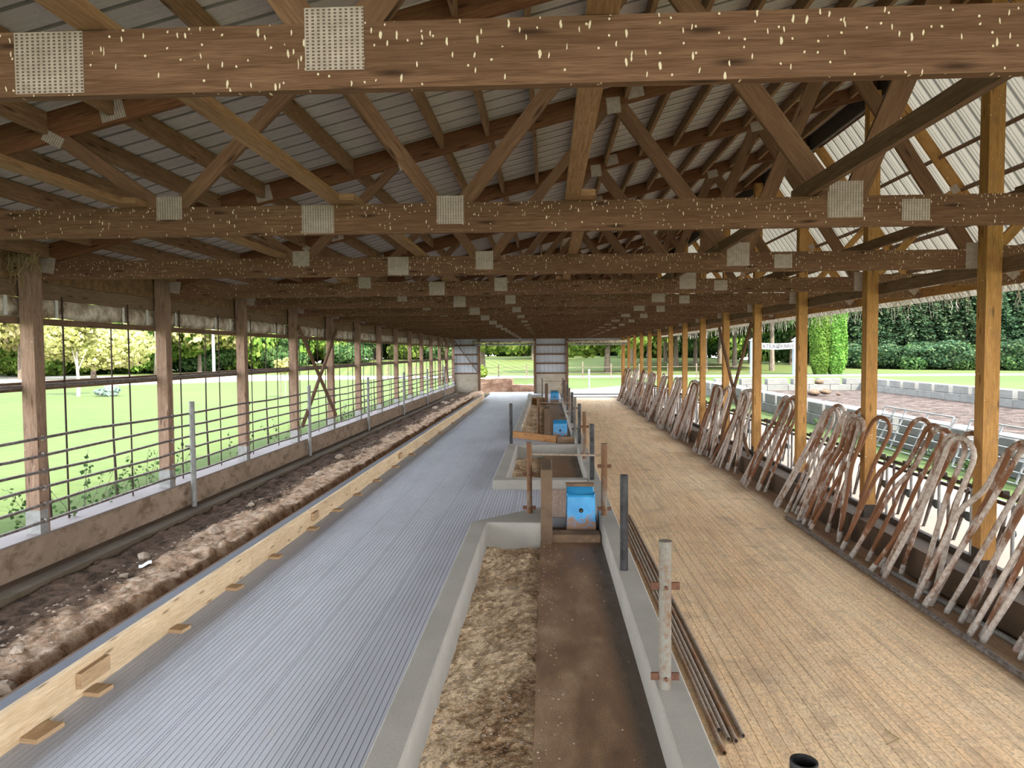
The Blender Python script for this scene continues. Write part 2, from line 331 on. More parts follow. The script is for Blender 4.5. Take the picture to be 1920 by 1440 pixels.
def grid(name,mat,xs,ys,fz,origin=(0,0,0),kind=None,smooth=True):
    mb=MB(); nx,ny=len(xs),len(ys)
    for y in ys:
        for x in xs: mb.v.append((x,y,fz(x,y)))
    for j in range(ny-1):
        for i in range(nx-1):
            a=j*nx+i; mb.face([a,a+1,a+1+nx,a+nx],[(xs[i],ys[j]),(xs[i+1],ys[j]),(xs[i+1],ys[j+1]),(xs[i],ys[j+1])])
    return mb.build(name,mat,smooth=smooth,kind=kind)
def struct(name,mb,mat,bevel=0,parent=None):
    return mb.build(name,mat,parent,bevel=bevel,kind=None if parent else 'structure')
def lin(a,b,n): return [a+(b-a)*i/(n-1) for i in range(n)]
def sstep(t): t=max(0,min(1,t)); return t*t*(3-2*t)

# ------------------------------------------------------------------ floors
def groove_floor(name,mat,x0,x1,y0,y1,z,pitch,w,d,jit=0,under=-.5):
    xs=[(x0,0)]; x=x0+pitch*.6; k=0
    while x<x1-.03:
        xs+= [(x,0),(x+w*.2,-d),(x+w*.8,-d),(x+w,0)]
        k+=1; x+=pitch*(1+(rnd()-.5)*jit)
        if jit==0 and k%10==0: xs+= [(x-pitch*.45,0),(x-pitch*.45+w*.2,-d),(x-pitch*.45+w*.8,-d),(x-pitch*.45+w,0)]
    xs.append((x1,0)); mb=MB(); n=len(xs)
    for y in (y0,y1):
        for a,b in xs: mb.v.append((a,y,z+b))
    for i in range(n-1): mb.face([i,i+1,n+i+1,n+i],[(xs[i][0],y0),(xs[i+1][0],y0),(xs[i+1][0],y1),(xs[i][0],y1)])
    b=len(mb.v); mb.v+= [(x0,y0,under),(x1,y0,under),(x0,y1,under),(x1,y1,under)]
    mb.face([b,b+1,n-1,0],[(0,0)]*4); mb.face([b+3,b+2,n,2*n-1],[(0,0)]*4)
    return mb.build(name,mat,kind='structure')
groove_floor('floor','floorL',-3.05,-.90,-2,38.95,0,.041,.0055,.006)
for (a,b,xr,xl) in ((9.0,11.7,-.06,-.9),(9.74,11.7,.66,-.06),(16.3,18.9,.66,-.9),(34.2,38.95,.66,-.9)):
    groove_floor('floor','floorL',xl,xr,a,b,0,.041,.0055,.006)
groove_floor('floor','floorR',.80,3.94,-2,39.1,-.25,.078,.0065,.0022,.8)
struct('floor',MB().box(-3.2,.85,38.95,40.6,-.5,-.01),'apron'); struct('floor',MB().box(.85,4.4,39.1,40.9,-.5,-.2),'apron')
# left ledge and dug-out soil
struct('floor',MB().box(-5.03,-4.72,-2,39,-.5,.095),'ledge')
def soilz(x,y):
    n=noise.fractal(Vector((x*1.5,y*1.1,0)),1.0,2.0,4); n2=noise.fractal(Vector((x*7,y*6,3)),.8,2.1,5)
    e=-3.52+.10*noise.noise(Vector((0,y*.8,7)))+.05*noise.noise(Vector((0,y*3.1,2)))
    base=.045+.085*sstep((x+4.35)/.4)+.05*n+.035*n2
    ridge=noise.noise(Vector((x*13,y*9,1)))*.012
    t=sstep((x-e)/.17)
    return base*(1-t)+(-.22+.05*n2)*t+ridge
xs=lin(-4.74,-3.1,62); ys=[]; y=2.6
while y<38.9: ys.append(y); y+=.028+.004*max(0,y-6)
ys.append(38.93)
soil=grid('soil_bed',M['trench'],xs,ys,soilz)
tag(soil,'dug-out brown and sandy soil strip along the left curb','soil',kind='stuff')
# pit soil
def pitz(x,y):
    return -.155+.035*noise.fractal(Vector((x*3,y*2.2,5)),.9,2,4)+.014*noise.fractal(Vector((x*24,y*21,9)),.6,2.3,4)+.02*sstep((x+.45)/.3)*0
for i,(a,b,lab) in enumerate(((1.2,8.86,'pale crumbly soil filling the nearest curbed pit'),(11.9,16.16,'broken soil in the middle curbed pit'),(18.7,33.0,'dark broken soil in the farthest long curbed pit'))):
    ys=[]; y=a
    while y<b: ys.append(y); y+=.018+.005*max(0,y-6)
    ys.append(b)
    tag(grid('soil_fill',M['pitsoil'],lin(-.76,-.06,42),ys,pitz),lab,'soil',kind='stuff')
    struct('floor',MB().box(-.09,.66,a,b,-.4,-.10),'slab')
def pebble(c,r,name='stone',seed=0):
    mb=MB(); b=0; N=7; R=5
    for i in range(R):
        th=PI*(i+.5)/R
        for j in range(N):
            ph=2*PI*j/N; k=r*(.8+.4*noise.noise(Vector((math.cos(ph)*2+seed,math.sin(ph)*2,th*2+seed))))
            mb.v.append((c[0]+k*1.25*math.sin(th)*math.cos(ph),c[1]+k*math.sin(th)*math.sin(ph),c[2]+k*.62*math.cos(th)))
    for i in range(R-1):
        for j in range(N): j2=(j+1)%N; mb.face([i*N+j,(i+1)*N+j,(i+1)*N+j2,i*N+j2],[(0,0)]*4)
    mb.face([j for j in range(N)],[(0,0)]*N); mb.face([(R-1)*N+N-1-j for j in range(N)],[(0,0)]*N)
    return mb
def merge(a,b):
    o=len(a.v); a.v+=b.v; a.f+=[[i+o for i in f] for f in b.f]; a.uv+=b.uv
mb=MB()
for k in range(2600):
    x=U(-.72,-.1); y=1.5+7.3*rnd()**1.2; merge(mb,pebble((x,y,pitz(x,y)+.003),U(.003,.009)*(2.2 if rnd()<.04 else 1),seed=k))
for k in range(160):
    x=U(-.06,.62) if rnd()<.3 else U(-.07,.1); y=U(3,8.8); merge(mb,pebble((x,y,-.096),U(.003,.009),seed=k))
tag(mb.build('pebbles','stone'),'loose pale pebbles scattered over the nearest pit soil','pebbles',kind='stuff')
mb=MB()
for k in range(1100):
    x=U(-4.3,-3.5); y=4+20*rnd()**1.7; merge(mb,pebble((x,y,soilz(x,y)),U(.006,.022),seed=k))
tag(mb.build('pebbles','stone'),'small stones scattered on the left soil strip','pebbles',kind='stuff')
rocks=[(-3.62,4.62,.07),(-3.82,4.75,.05),(-3.45,4.55,.09),(-3.7,5.0,.06),(-3.95,4.9,.045),(-3.35,4.95,.07),(-4.0,6.75,.05),(-3.85,7.0,.035),(-4.22,7.47,.085),(-3.72,6.3,.04),(-3.86,8.3,.09),(-3.75,9.2,.06),(-4.1,9.9,.06),(-3.9,12.2,.1),(-4.2,14.5,.12),(-3.9,17.8,.12),(-4.3,27.5,.16),(-4.2,30.,.18),(-4.5,31,.13),(-4.35,33,.14)]
for i,(x,y,r) in enumerate(rocks):
    o=pebble((0,0,0),r,seed=i*3.1).build('rock','stone'); o.location=(x,y,soilz(x,y)+r*.25); o.rotation_euler.z=U(0,6)
    if i==8: tag(o,'flat reddish brick chunk on dark soil beside the white paper scrap','rock')
    else: tag(o,'%s rough stone from the camera on the left soil strip'%ORD[i+1],'rock','stones on the left soil strip')
pp=grid('paper_scrap',M['paper'],lin(-.06,.06,5),lin(-.045,.045,4),lambda x,y:.012*math.sin(x*40)+.008*math.cos(y*50),smooth=False)
pp.location=(-3.99,7.09,soilz(-3.99,7.09)+.022); pp.rotation_euler=(0.1,-.15,.5); tag(pp,'small white scrap of paper lying on the left soil','paper')
# straw bit on right floor
tag(MB().tube([(2.10,4.72,-.246),(2.2,4.78,-.243),(2.17,4.9,-.246)],.003,5).build('straw_stem','straw'),'bent yellow straw stem lying on the tan alley floor','straw')

# ------------------------------------------------------------------ curbs
struct('wall_left',MB().box(-5.36,-5.02,-2,39,-.6,.42),'oldcurb',.01)
struct('trim_1',MB().box(-5.36,-5.015,-2,39,.42,.435),'curbtop')
struct('wall_right',MB().box(3.92,4.38,-2,39.1,-.6,.08),'darkwall',.01)
# board-formed curb on the left
t=thing('form_board_curb',(-3.1,2,0),'low new concrete curb with pale pine form boards facing the grooved floor','curb')
MB().box(-.06,.052,-2,32.1,-.3,.215).build('concrete_core','formtop',t)
y=-2; i=0
while y<32:
    L=min(3.66,32.1-y); MB().box(.052,.09,y+.004,y+L-.004,0,.225+.004*(i%2)).build('form_board','pine',t); y+=L; i+=1
MB().box(-.11,-.061,-2,32.1,-.2,.2).build('back_board','girt',t)
for k,(yy,L) in enumerate(((4.2,.2),(4.72,.13),(5.76,.12),(6.77,.12),(7.79,.11),(9.02,.12),(10.08,.11),(11.17,.11),(12.42,.12),(13.9,.12),(15.6,.12),(17.5,.12),(19.8,.12),(22.5,.12),(25.5,.12))):
    o=MB().box(-.06,.06,-L/2,L/2,0,.028).build('wood_wedge','wedge'); o.location=(-2.945,yy,0); o.rotation_euler.z=-.12
    tag(o,'%s small pine block from the camera against the form board'%ORD[k+1],'wood block','pine blocks along the form boards')
for k,(yy,L) in enumerate(((4.75,.3),(9.25,.2),(14.6,.25))):
    o=MB().box(-.018,.018,-L/2,L/2,-.05,.05).build('wood_cleat','wedge'); o.location=(-2.99,yy,.125)
    tag(o,'%s wooden cleat nailed flat on the face of the pine form board'%['nearest','middle','farthest'][k],'cleat','cleats on the form board')
# pit curbs
tag(MB().poly([(-.93,-1),(-.74,-1),(-.74,8.82),(-.06,8.82),(-.06,9.72),(-.10,9.72),(-.93,8.86)],-.4,.15).build('pit_curb','curb',bevel=.012),'pale concrete curb edging the nearest pit with a wedge-shaped end','curb')
mbx=MB(); mbx.poly([(-.89,11.7),(.65,11.7),(.65,11.95),(-.68,11.95),(-.68,16.12),(.65,16.12),(.65,16.32),(-.89,16.32)],-.4,.15)
tag(mbx.build('pit_curb','curb',bevel=.012),'pale concrete curb boxing in the middle pit','curb')
tag(MB().box(-.89,-.72,18.9,32.9,-.4,.15).build('pit_curb','curb',bevel=.012),'pale concrete curb along the left of the farthest pit','curb')
tag(MB().poly([(-.95,34.5),(-.2,34.5),(-.2,34.8),(-.8,34.8),(-.8,35.9),(-.95,35.9)],-.3,.17).build('pit_curb','curb',bevel=.012),'short concrete corner curb past the farthest waterer','curb')
tag(MB().box(.65,.85,-2,33.4,-.5,.15).build('divider_curb','curb',bevel=.012),'long pale concrete divider curb carrying the row of pipe posts','curb')
struct('floor',MB().box(-.06,.66,8.85,9.74,-.5,-.13),'stained')
# steps, planks
tag(MB().box(-.07,.64,8.87,9.12,-.3,-.01).build('waterer_step','stained',bevel=.01),'brown stained low step in front of the nearest blue waterer','step')
tag(MB().beam((-.90,18.80,.085),(.22,17.62,.085),.045,.17).build('plank','orange',bevel=.004),'orange-brown plank on edge closing the farthest pit','plank')
tag(MB().box(.24,.66,17.5,17.7,0.005,.15).build('threshold_block','stained',bevel=.01),'dark brown block between the plank and the divider curb','block')
tag(MB().box(-.70,-.08,32.95,33.05,-.2,.14).build('plank','orange',bevel=.004),'orange form plank across the far end of the farthest pit','plank')
for k,yy in enumerate((20.2,21.8,23.6,25.6,28)):
    tag(MB().box(-.71,-.67,yy-.02,yy+.02,-.25,.2).build('form_stake','pine'),'%s pine stake from the camera, inside the farthest pit curb'%ORD[k+1],'stake','stakes in the farthest pit')
tag(MB().box(.07,.64,9.72,11.68,.0,.012).build('worn_deck','pinkwood'),'pinkish worn boards on the crossover behind the nearest waterer','boards')

# partitions and waterers
W=['nearest','middle','farthest']
for k,(x,y,xw) in enumerate(((-.015,9.15,.42),(-.01,18.45,.325),(-.04,32.3,.33))):
    mb=MB(); z0=-.01 if k==0 else 0
    mb.poly([(x-.07,y-.37),(x+.07,y-.37),(x+.07,y+.5),(x-.07,y+.5)],-.3,.80)
    tag(mb.build('partition_wall','partition',bevel=.012),'narrow brown-stained upright partition beside the %s blue waterer'%W[k],'partition','partitions beside the waterers')
    t=thing('cattle_waterer',(xw,y+.1,0),'%s blue enamel cattle waterer with a rusty worn front'%W[k],'waterer','blue cattle waterers')
    w=.19; mb=MB()
    # body: side profile extruded across
    prof=[(-.02,-.02),(.0,.40),(.16,.40),(.17,.30),(.24,.30),(.26,.44),(.40,.485),(.42,-.02)]
    prof=[(0.0,-.12),(.03,.375),(.055,.395),(.075,.385),(.085,.30),(.17,.30),(.185,.37),(.33,.45),(.42,.45),(.42,-.12)]
    n=len(prof); L=[]
    for sx in (-1,1):
        for (py,pz) in prof: mb.v.append((sx*(w-.015*max(0,pz)/.45),py,pz))
    for i in range(n):
        j=(i+1)%n; mb.face([i,j,n+j,n+i][::-1],[(0,0)]*4)
    mb.face(list(range(n)),[(0,0)]*n); mb.face([2*n-1-i for i in range(n)],[(0,0)]*n)
    body=mb.build('body','blue',t,bevel=.008)
    for sx in (-1,1): MB().box(sx*(w-.018)-.008,sx*(w-.018)+.008,.06,.19,.29,.41).build('side_rim','blue',t)
    MB().beam((-w*.96,.375,.468),(w*.96,.375,.468),.12,.035).build('lid','stained',t)
    MB().tube([(0.0,-.0,.20),(0,.03,.205)],.026,14).build('plug_ring','black',t); MB().tube([(0,-.012,.20),(0,.02,.205)],.011,10).build('plug','rustpost',t)
    MB().box(-.13,.13,.09,.165,.301,.335).build('trough_silt','stained',t)
# pipe posts on divider curb
def pipe_post(x,y,mat,brk,label,zt=1.05,z0=.15,r=.038,grp='pipe posts on the divider curb'):
    t=thing('pipe_post',(x,y,z0),label,'post',grp)
    MB().tube([(0,0,-.05),(0,0,zt-z0)],r,16,hollow=.18 if mat=='blackpipe' else 0).build('pipe',mat,t,smooth=False)
    if mat!='blackpipe': MB().tube([(0,0,zt-z0),(0,0,zt-z0+.006)],r+.003,16).build('cap',mat,t)
    for z in brk:
        MB().box(-.085,.085,-.009,.009,z-.022,z+.022).build('bracket','bracket',t); MB().tube([(0,-.055,z),(0,-.03,z)],.012,8).build('bolt','bracket',t)
    return t
Yb=[2.27,6.97,11.78,16.33,21.05,25.7,30.3]; Yr=[4.6,9.25,14.07,18.7,23.4,28.1,32.7]
for i,y in enumerate(Yb): pipe_post(.715,y,'blackpipe',(),'%s black open-topped pipe post from the camera on the divider curb'%ORD[i+1])
for i,y in enumerate(Yr): pipe_post(.71,y,'rustpost',(.07,.63) if i==0 else (.08,.62),'%s rusty galvanised pipe post from the camera on the divider curb'%ORD[i+1])
for i,(y) in enumerate((9.35,18.75,32.7)):
    pipe_post(-.235,y,'rustpost',(.12,.55) if i==0 else (),'rusty pipe post left of the %s waterer partition'%W[i],1.05,.1 if i==0 else 0,.034,'pipe posts by the partitions')
    yy=Yr[(1,3,6)[i]]
    tag(MB().tube([(-.235,y,.905),(.71,yy,.905)],.013,8).build('cross_bar','rod'),'thin crossbar joining the two pipe posts at the %s waterer'%W[i],'bar','crossbars at the waterers')
pipe_post(-.83,16.5,'blackpipe',(),'lone black pipe post on the left corner of the middle pit curb',1.05,0,.038,None)
# lying conduits beside divider
for k,(x0,y0,x1,y1) in enumerate(((1.06,4.56,1.05,10.2),(1.09,4.83,1.09,10.7),(1.125,4.72,1.13,10.6),(1.165,4.70,1.17,10.5),(1.225,4.76,1.21,10.9))):
    tag(MB().tube([(x0,y1-(y1-y0)*1.0,-.232),(x1,y1,-.232)][::-1],.0165,10,hollow=.1).build('steel_conduit','rod'),'rusty thin conduit lying beside the divider curb, %s of five from the left'%ORD[k+1],'pipe','conduits beside the divider curb')
tag(MB().tube([(3.53,3.6,-.222),(3.5,7,-.222),(3.485,10.8,-.222)][::-1],.026,12,hollow=.1).build('steel_pipe','rail'),'long grey pipe lying on the tan floor in front of the loops','pipe')
tag(MB().tube([(3.90,3.6,-.225),(3.86,6.2,-.225),(3.76,8.17,-.225)],.024,12,hollow=.1).build('steel_pipe','galv'),'bright steel pipe lying on the floor between loops and right wall','pipe')

# ------------------------------------------------------------------ posts
def bay_side(n): return '%s post from the camera'%ORD[n]
for n in range(1,17):
    y0=n*S-.26
    t=thing('barn_post',(-5.10,y0,.42),'brown timber post on the left curb, %s from the camera end'%ORD[n],'post','left barn posts')
    for j in range(3): MB().box(-.07,.07,j*.0467,j*.0467+.0465,.015,2.78).build('ply','post',t)
    MB().box(-.075,.075,-.006,.0,.0,.25).build('foot_bracket','galv',t); MB().box(.07,.076,.0,.11,.0,.25).build('foot_bracket','galv',t)
    t=thing('barn_post',(4.09,y0,.08),'tall orange-brown timber post on the right wall, %s from the camera end'%ORD[n],'post','right barn posts')
    for j in range(3): MB().box(-.07,.07,j*.0467,j*.0467+.0465,.0,5.35 if n<17 else 3).build('ply','rpost',t)
    MB().box(-.078,-.07,.01,.13,.0,.26).build('foot_bracket','darksteel',t); MB().box(-.078,.078,-.007,0,.0,.16).build('foot_bracket','darksteel',t)

# ------------------------------------------------------------------ trusses
def Zb(x): return 3.82+.25*(x+2.17)
th=.038; Yt=-.12+th/2
def P(x,z): return (x,Yt,z)
def webm(a,b,w,mat='web'): return MB().beam(P(*a),P(*b),th-.003,w,(a[1]-b[1],0,b[0]-a[0]))
def plate(x,z,w,h,rot=0):
    mb=MB(); y=Yt-th/2-.0025; c,s=math.cos(rot),math.sin(rot)
    for yy in (y,y+.0022):
        for a,b in ((-1,-1),(1,-1),(1,1),(-1,1)):
            X=a*w/2; Z=b*h/2; mb.v.append((x+X*c-Z*s,yy,z+X*s+Z*c))
    uv=[(0,0),(w*2.6,0),(w*2.6,h*2.6),(0,h*2.6)]
    mb.face([0,1,2,3],uv); mb.face([7,6,5,4],uv)
    for i in range(4): j=(i+1)%4; mb.face([i,i+4,j+4,j],[(0,0)]*4)
    return mb
def make_truss():
    t=thing('roof_truss',(0,0,0),'','truss','roof trusses')
    MB().beam(P(-5.16,3.0475),P(4.1,3.0475),th,.185).build('bottom_chord','chord',t)
    MB().beam(P(4.1,3.10),P(5.98,3.10),th,.14).build('overhang_chord','chord',t)
    sl=math.atan(.25); h=.186; off=h/2/math.cos(sl)
    MB().beam(P(-5.6,Zb(-5.6)+off),P(4.22,Zb(4.22)+off),th-.001,h).build('top_chord','top',t)
    # right steep chord, inner edge through (4.4,5.26)-(5.17,4.15)
    d=Vector((.77,-1.11)).normalized(); nrm=Vector((-d.y,d.x)); 
    if nrm.x<0: nrm=-nrm
    a=Vector((4.4,5.26))-d*.35+nrm*.07; b=Vector((4.4,5.26))+d*2.62+nrm*.07
    MB().beam(P(a.x,a.y),P(b.x,b.y),th-.002,.14,(nrm.x,0,nrm.y)).build('top_chord','rpost',t)
    for (p,q,w) in (((-2.43,3.12),(-3.15,3.62),.09),((-2.36,3.12),(-1.40,4.07),.09),((-.66,3.1),(-1.36,4.07),.09),((-.55,3.1),(.62,4.58),.09),((1.76,3.1),(.68,4.56),.135),((1.86,3.1),(2.66,5.05),.135),((3.97,3.1),(2.72,5.07),.135),((4.16,3.1),(5.12,4.18),.09)):
        webm(p,q,w).build('web',('web' if p[0]<4 else 'rpost'),t)
    for (x,z,w,hh,r) in ((-5.0,3.11,.22,.16,-.17),(-2.40,3.135,.165,.145,0),(-1.44,3.05,.205,.175,0),(-.60,3.095,.17,.175,0),(1.815,3.12,.21,.22,0),(2.235,3.05,.165,.13,0),(3.98,3.08,.13,.24,0),
                        (-3.15,3.585,.14,.075,-.5),(-2.76,3.77,.16,.15,.24),(-1.38,4.04,.10,.13,.25),(.64,4.54,.13,.15,.1),(.84,4.67,.16,.13,.24),(2.68,5.06,.16,.12,.24),(5.86,3.17,.16,.12,-.75),(5.14,4.22,.1,.1,-.95)):
        plate(x,z,w,hh,r).build('gusset_plate','plate',t)
    return t
tr0=make_truss()
for n in range(1,17):
    o=tr0 if n==1 else copy_tree(tr0)
    o.location=(0,n*S,0); o['label']='brown timber roof truss with steel gusset plates, %s from the camera'%ORD[n]
# lateral braces on the bottom chords
BR=[(-2.68,'brace','outer left'),(-1.31,'brace','left'),(.16,'brace','centre'),(1.6,'shadebrace','right of centre'),(3.0,'shadebrace','far right')]
for x,mt,nm in BR:
    for k,a in enumerate(range(0,16,2)):
        y0=a*S-.25; y1=(a+2)*S-.0+(.15 if a<14 else 0); xo=.05*(k%2)
        if mt=='brace': mb=MB().box(x-.045+xo*1.8,x+.045+xo*1.8,y0,y1,3.142,3.18)
        else: mb=MB().beam((x+xo,y0,3.187),(x+xo,y1,3.187),.038,.088)
        tag(mb.build('lateral_brace',mt),'%s %s lateral brace board on the truss chords, %s length from the camera'%('pale' if mt=='brace' else 'dark',nm,ORD[k+1]),'brace','lateral braces on the bottom chords')
# purlins
pm=MB().beam((0,0,0),(0,S-.044,0),.038,.138); p0=None; ROWX=[-5.4+.44*i for i in range(22)]
far=MB()
for b in range(0,16):
    for i,x in enumerate(ROWX):
        z=Zb(x)+.192-.07; y=b*S-.08
        if b>=12: merge(far,MB().beam((x,y,z),(x,y+S-.044,z),.038,.138)); continue
        if p0 is None: o=p0=pm.build('purlin','purlin')
        else: o=p0.copy(); col.objects.link(o)
        o.location=(x,y,z); tag(o,'left-slope purlin, %s row above the eave, %s bay from the camera'%(ORD[i+1],ORD[b+1]),'purlin','left slope purlins')
tag(far.build('purlin','purlin'),'roof purlins of the four farthest bays on the left slope','purlin',kind='stuff')
def ZR(x): return 5.26-1.44*(x-4.4)
pr0=None; RX=[4.27,4.56,4.85,5.13,5.40,5.67]
for b in range(0,16):
    for i,x in enumerate(RX):
        if pr0 is None: o=pr0=MB().beam((0,0,0),(0,S-.044,0),.038,.088,(-.0,0,1)).build('purlin','girt')
        else: o=pr0.copy(); col.objects.link(o)
        o.location=(x+.12,b*S-.08,ZR(x)+.02); o.rotation_euler=(0,.96,0)
        tag(o,'translucent-slope purlin, %s row below the ridge, %s bay from the camera'%(ORD[i+1],ORD[b+1]),'purlin','right slope purlins')
# sheets
def ribbed(name,mat,p0,p1,ya,yb,nrm,pitch=.229,h=.028,minor=True,parent=None):
    """sheet running from p0 to p1 (x,z), ribs across Y; nrm = outward offset direction"""
    mb=MB(); pr=[]; y=ya
    while y<yb:
        pr+=[(y,0),(y+.006,h),(y+.026,h),(y+.032,0)]
        if minor: pr+=[(y+.115,0),(y+.122,h*.25),(y+.132,h*.25),(y+.139,0),(y+.17,0),(y+.177,h*.25),(y+.187,h*.25),(y+.194,0)]
        y+=pitch
    pr.append((yb+.2,0)); n=len(pr)
    for (x,z) in (p0,p1):
        for (yy,hh) in pr: mb.v.append((x+nrm[0]*hh,yy,z+nrm[1]*hh))
    for i in range(n-1): mb.face([i,n+i,n+i+1,i+1],[(pr[i][0],0),(pr[i][0],1),(pr[i+1][0],1),(pr[i+1][0],0)])
    return mb.build(name,mat,parent,kind=None if parent else 'structure')
ribbed('ceiling','roofL',(-5.8,Zb(-5.8)+.194),(4.25,Zb(4.25)+.194),-5,39.3,(-.24,.97))
ribbed('ceiling','roofR',(4.36,5.58),(6.17,2.975),-5,39.3,(.82,.57))
struct('trim_2',MB().box(4.17,4.21,-5,39.3,5.36,5.62),'darksteel'); 
struct('trim_3',MB().beam((4.27,-5,5.64),(4.27,39.3,5.64),.36,.01),'galv')
struct('trim_4',MB().beam((6.03,-5,3.12),(6.03,39.3,3.12),.038,.15),'rpost')
tag(MB().box(4.165,4.203,-2,39.0,2.90,3.04).build('girt','girt'),'dark long girt nailed outside the right posts under the trusses','girt')
# x bracing
for k,(X,n,lab) in enumerate(((-4.99,6,'left wall, nearer pair'),(-4.99,14,'left wall, farther pair'),(3.98,6,'right wall'))):
    for s_ in (0,1):
        ya,yb=(n*S-.18,(n+1)*S-.18) if s_==0 else ((n+1)*S-.18,n*S-.18)
        xo=X+(.04 if s_ else 0)*(1 if X<0 else -1)
        zl=.75 if X<0 else .15
        tag(MB().beam((xo,ya,2.75),(xo,yb,zl),.038,.088,(1,0,0) if 0 else (0,0,1)).build('cross_brace','girt' if X<0 else 'shadebrace'),'wooden cross brace on the %s, %s'%(lab,'falling away from the camera' if s_==0 else 'rising away from the camera'),'brace','cross braces between posts')

# ------------------------------------------------------------------ left side: header, curtain, girts, fence
struct('wall_left_header',MB().box(-5.235,-5.2,-2,39,2.955,3.3),'osb'); bpy.data.objects['wall_left_header'].name='trim_5'
struct('trim_6',MB().box(-5.24,-5.195,-2,39,2.79,2.95),'hdr')
t=thing('rolled_curtain',(-5.27,0,2.6),'long rolled-up white side curtain under the left header','curtain')
mb=MB(); prof=[]; N=14
for i in range(N): a=2*PI*i/N; prof.append((.06*math.cos(a),.097+.105*math.sin(a)))
ys=lin(-2,39,140)
for j,y in enumerate(ys):
    for (a,b) in prof: mb.v.append((a,y,b+.012*math.sin(y*5.1+a*20)))
for j in range(len(ys)-1):
    for i in range(N): i2=(i+1)%N; mb.face([j*N+i,j*N+i2,(j+1)*N+i2,(j+1)*N+i],[(0,0)]*4)
mb.build('roll','curtain',t,smooth=True)
for n in range(2,16):
    for dy in (.33,1.53,2.05): MB().box(.062,.07,n*S+dy-.02,n*S+dy+.02,-.0,.19).build('strap','whiteclip',t)
tag(MB().box(-5.24,-5.18,-2,39,2.52,2.585).build('girt','girt'),'dark horizontal girt just below the rolled curtain','girt')
t=thing('middle_rail',(-5.23,0,1.895),'dark horizontal rail across the left opening at mid height','rail')
MB().box(-.03,.03,-2,39,-.045,.045).build('beam','girt',t); MB().tube([(.045,-2,.0),(.045,39,.0)],.022,8).build('roller_pipe','rail',t)
k=0
for n in range(2,16):
    for dy in (.40,1.60):
        k+=1; y=n*S+dy
        tag(MB().box(-5.196,-5.188,y-.011,y+.011,.44,2.83).build('curtain_strap','strap'),'dark vertical curtain strap inside the left opening, %s from the camera'%(ORD[k] if k<27 else 'last but %s'%('one' if k==27 else 'none')),'strap','inner curtain straps')
        tag(MB().tube([(-5.40,y-.02,2.55),(-5.41,y-.02,1.2),(-5.39,y-.0,.2)],[.008,.012,.02],6).build('curtain_rope','strap'),'thin outer curtain rope behind the mid rail, %s from the camera'%(ORD[k] if k<27 else 'last but %s'%('one' if k==27 else 'none')),'rope','outer curtain ropes')
t=thing('pipe_fence',(-4.99,0,0),'long steel pipe fence along the left curb with six rails','fence')
for i in range(7):
    z=.40+.165*i
    if i==0: continue
    pts=[(.0+.01*math.sin(j*1.3+i),y,z+.012*math.sin(j*2.1+i*1.7)) for j,y in enumerate(lin(-2,38.9,34))]
    MB().tube(pts,.0155,7).build('rail','rail',t)
for n in (2,4,6,8,10,12,14,16):
    y=n*S+.16
    if y>39: continue
    MB().tube([(.07,y,.05),(.07,y,1.56)],.036,12).build('fence_post','galv',t); MB().box(-.03,.11,y-.02,y+.02,.92,.95).build('clamp','rail',t)
for n in range(1,17):
    for i in range(1,7): MB().box(-.012,.02,n*S-.25,n*S-.22,.375+.165*i,.425+.165*i).build('clip','rail',t)

# ------------------------------------------------------------------ right side: headlocks
def make_headlock():
    t=thing('headlock_panel',(0,0,0),'','feed panel','headlock panels on the right wall')
    L=2.40
    MB().tube([(0,0,.83),(0,L,.83)],.022,8).build('top_rail','darksteel',t); MB().tube([(.03,0,.75),(.03,L,.75)],.02,8).build('lower_top_rail','darksteel',t)
    MB().box(-.03,.03,0,L,.09,.135).build('bottom_rail','darksteel',t)
    for i in range(4):
        y=.12+i*.6
        MB().tube([(0,y,.1),(0,y,.83)],.017,8).build('upright','rail',t); MB().tube([(0.01,y+.2,.1),(0.01,y+.2,.83)],.017,8).build('upright','galv',t)
        lb=MB().tube([(.015,y+.27,.80),(.015,y+.36,.5),(.015,y+.52,.2)],.016,8).build('lock_bar','rail',t)
        MB().tube([(.0,y+.26,.74),(-.02,y+.31,.62),(-.03,y+.30,.55),(-.03,y+.45,.22),(-.02,y+.50,.2)],.006,5).build('latch_rod','darksteel',lb)
        MB().tube([(-.004,y+.36,.49),(.02,y+.36,.49)],.001,12).build('pin','darksteel',lb)
        pd=MB(); 
        for q in (-.012,.012):
            for a in range(12): pd.v.append((.03+q,y+.28+.09*math.cos(2*PI*a/12),.50+.05*math.sin(2*PI*a/12)))
        pd.face(list(range(12)),[(0,0)]*12); pd.face([23-a for a in range(12)],[(0,0)]*12)
        for a in range(12): a2=(a+1)%12; pd.face([a,a2,12+a2,12+a],[(0,0)]*4)
        pd.build('paddle','bluegrey',lb)
        for q in (.1,.3): MB().box(-.02,.04,y+q,y+q+.05,.83,.88).build('latch','darksteel',t)
    return t
h0=make_headlock()
for n in range(1,16):
    o=h0 if n==1 else copy_tree(h0); o.location=(4.26,n*S+.0,0); o['label']='dark steel headlock panel outside the right posts, %s bay from the camera'%ORD[n]

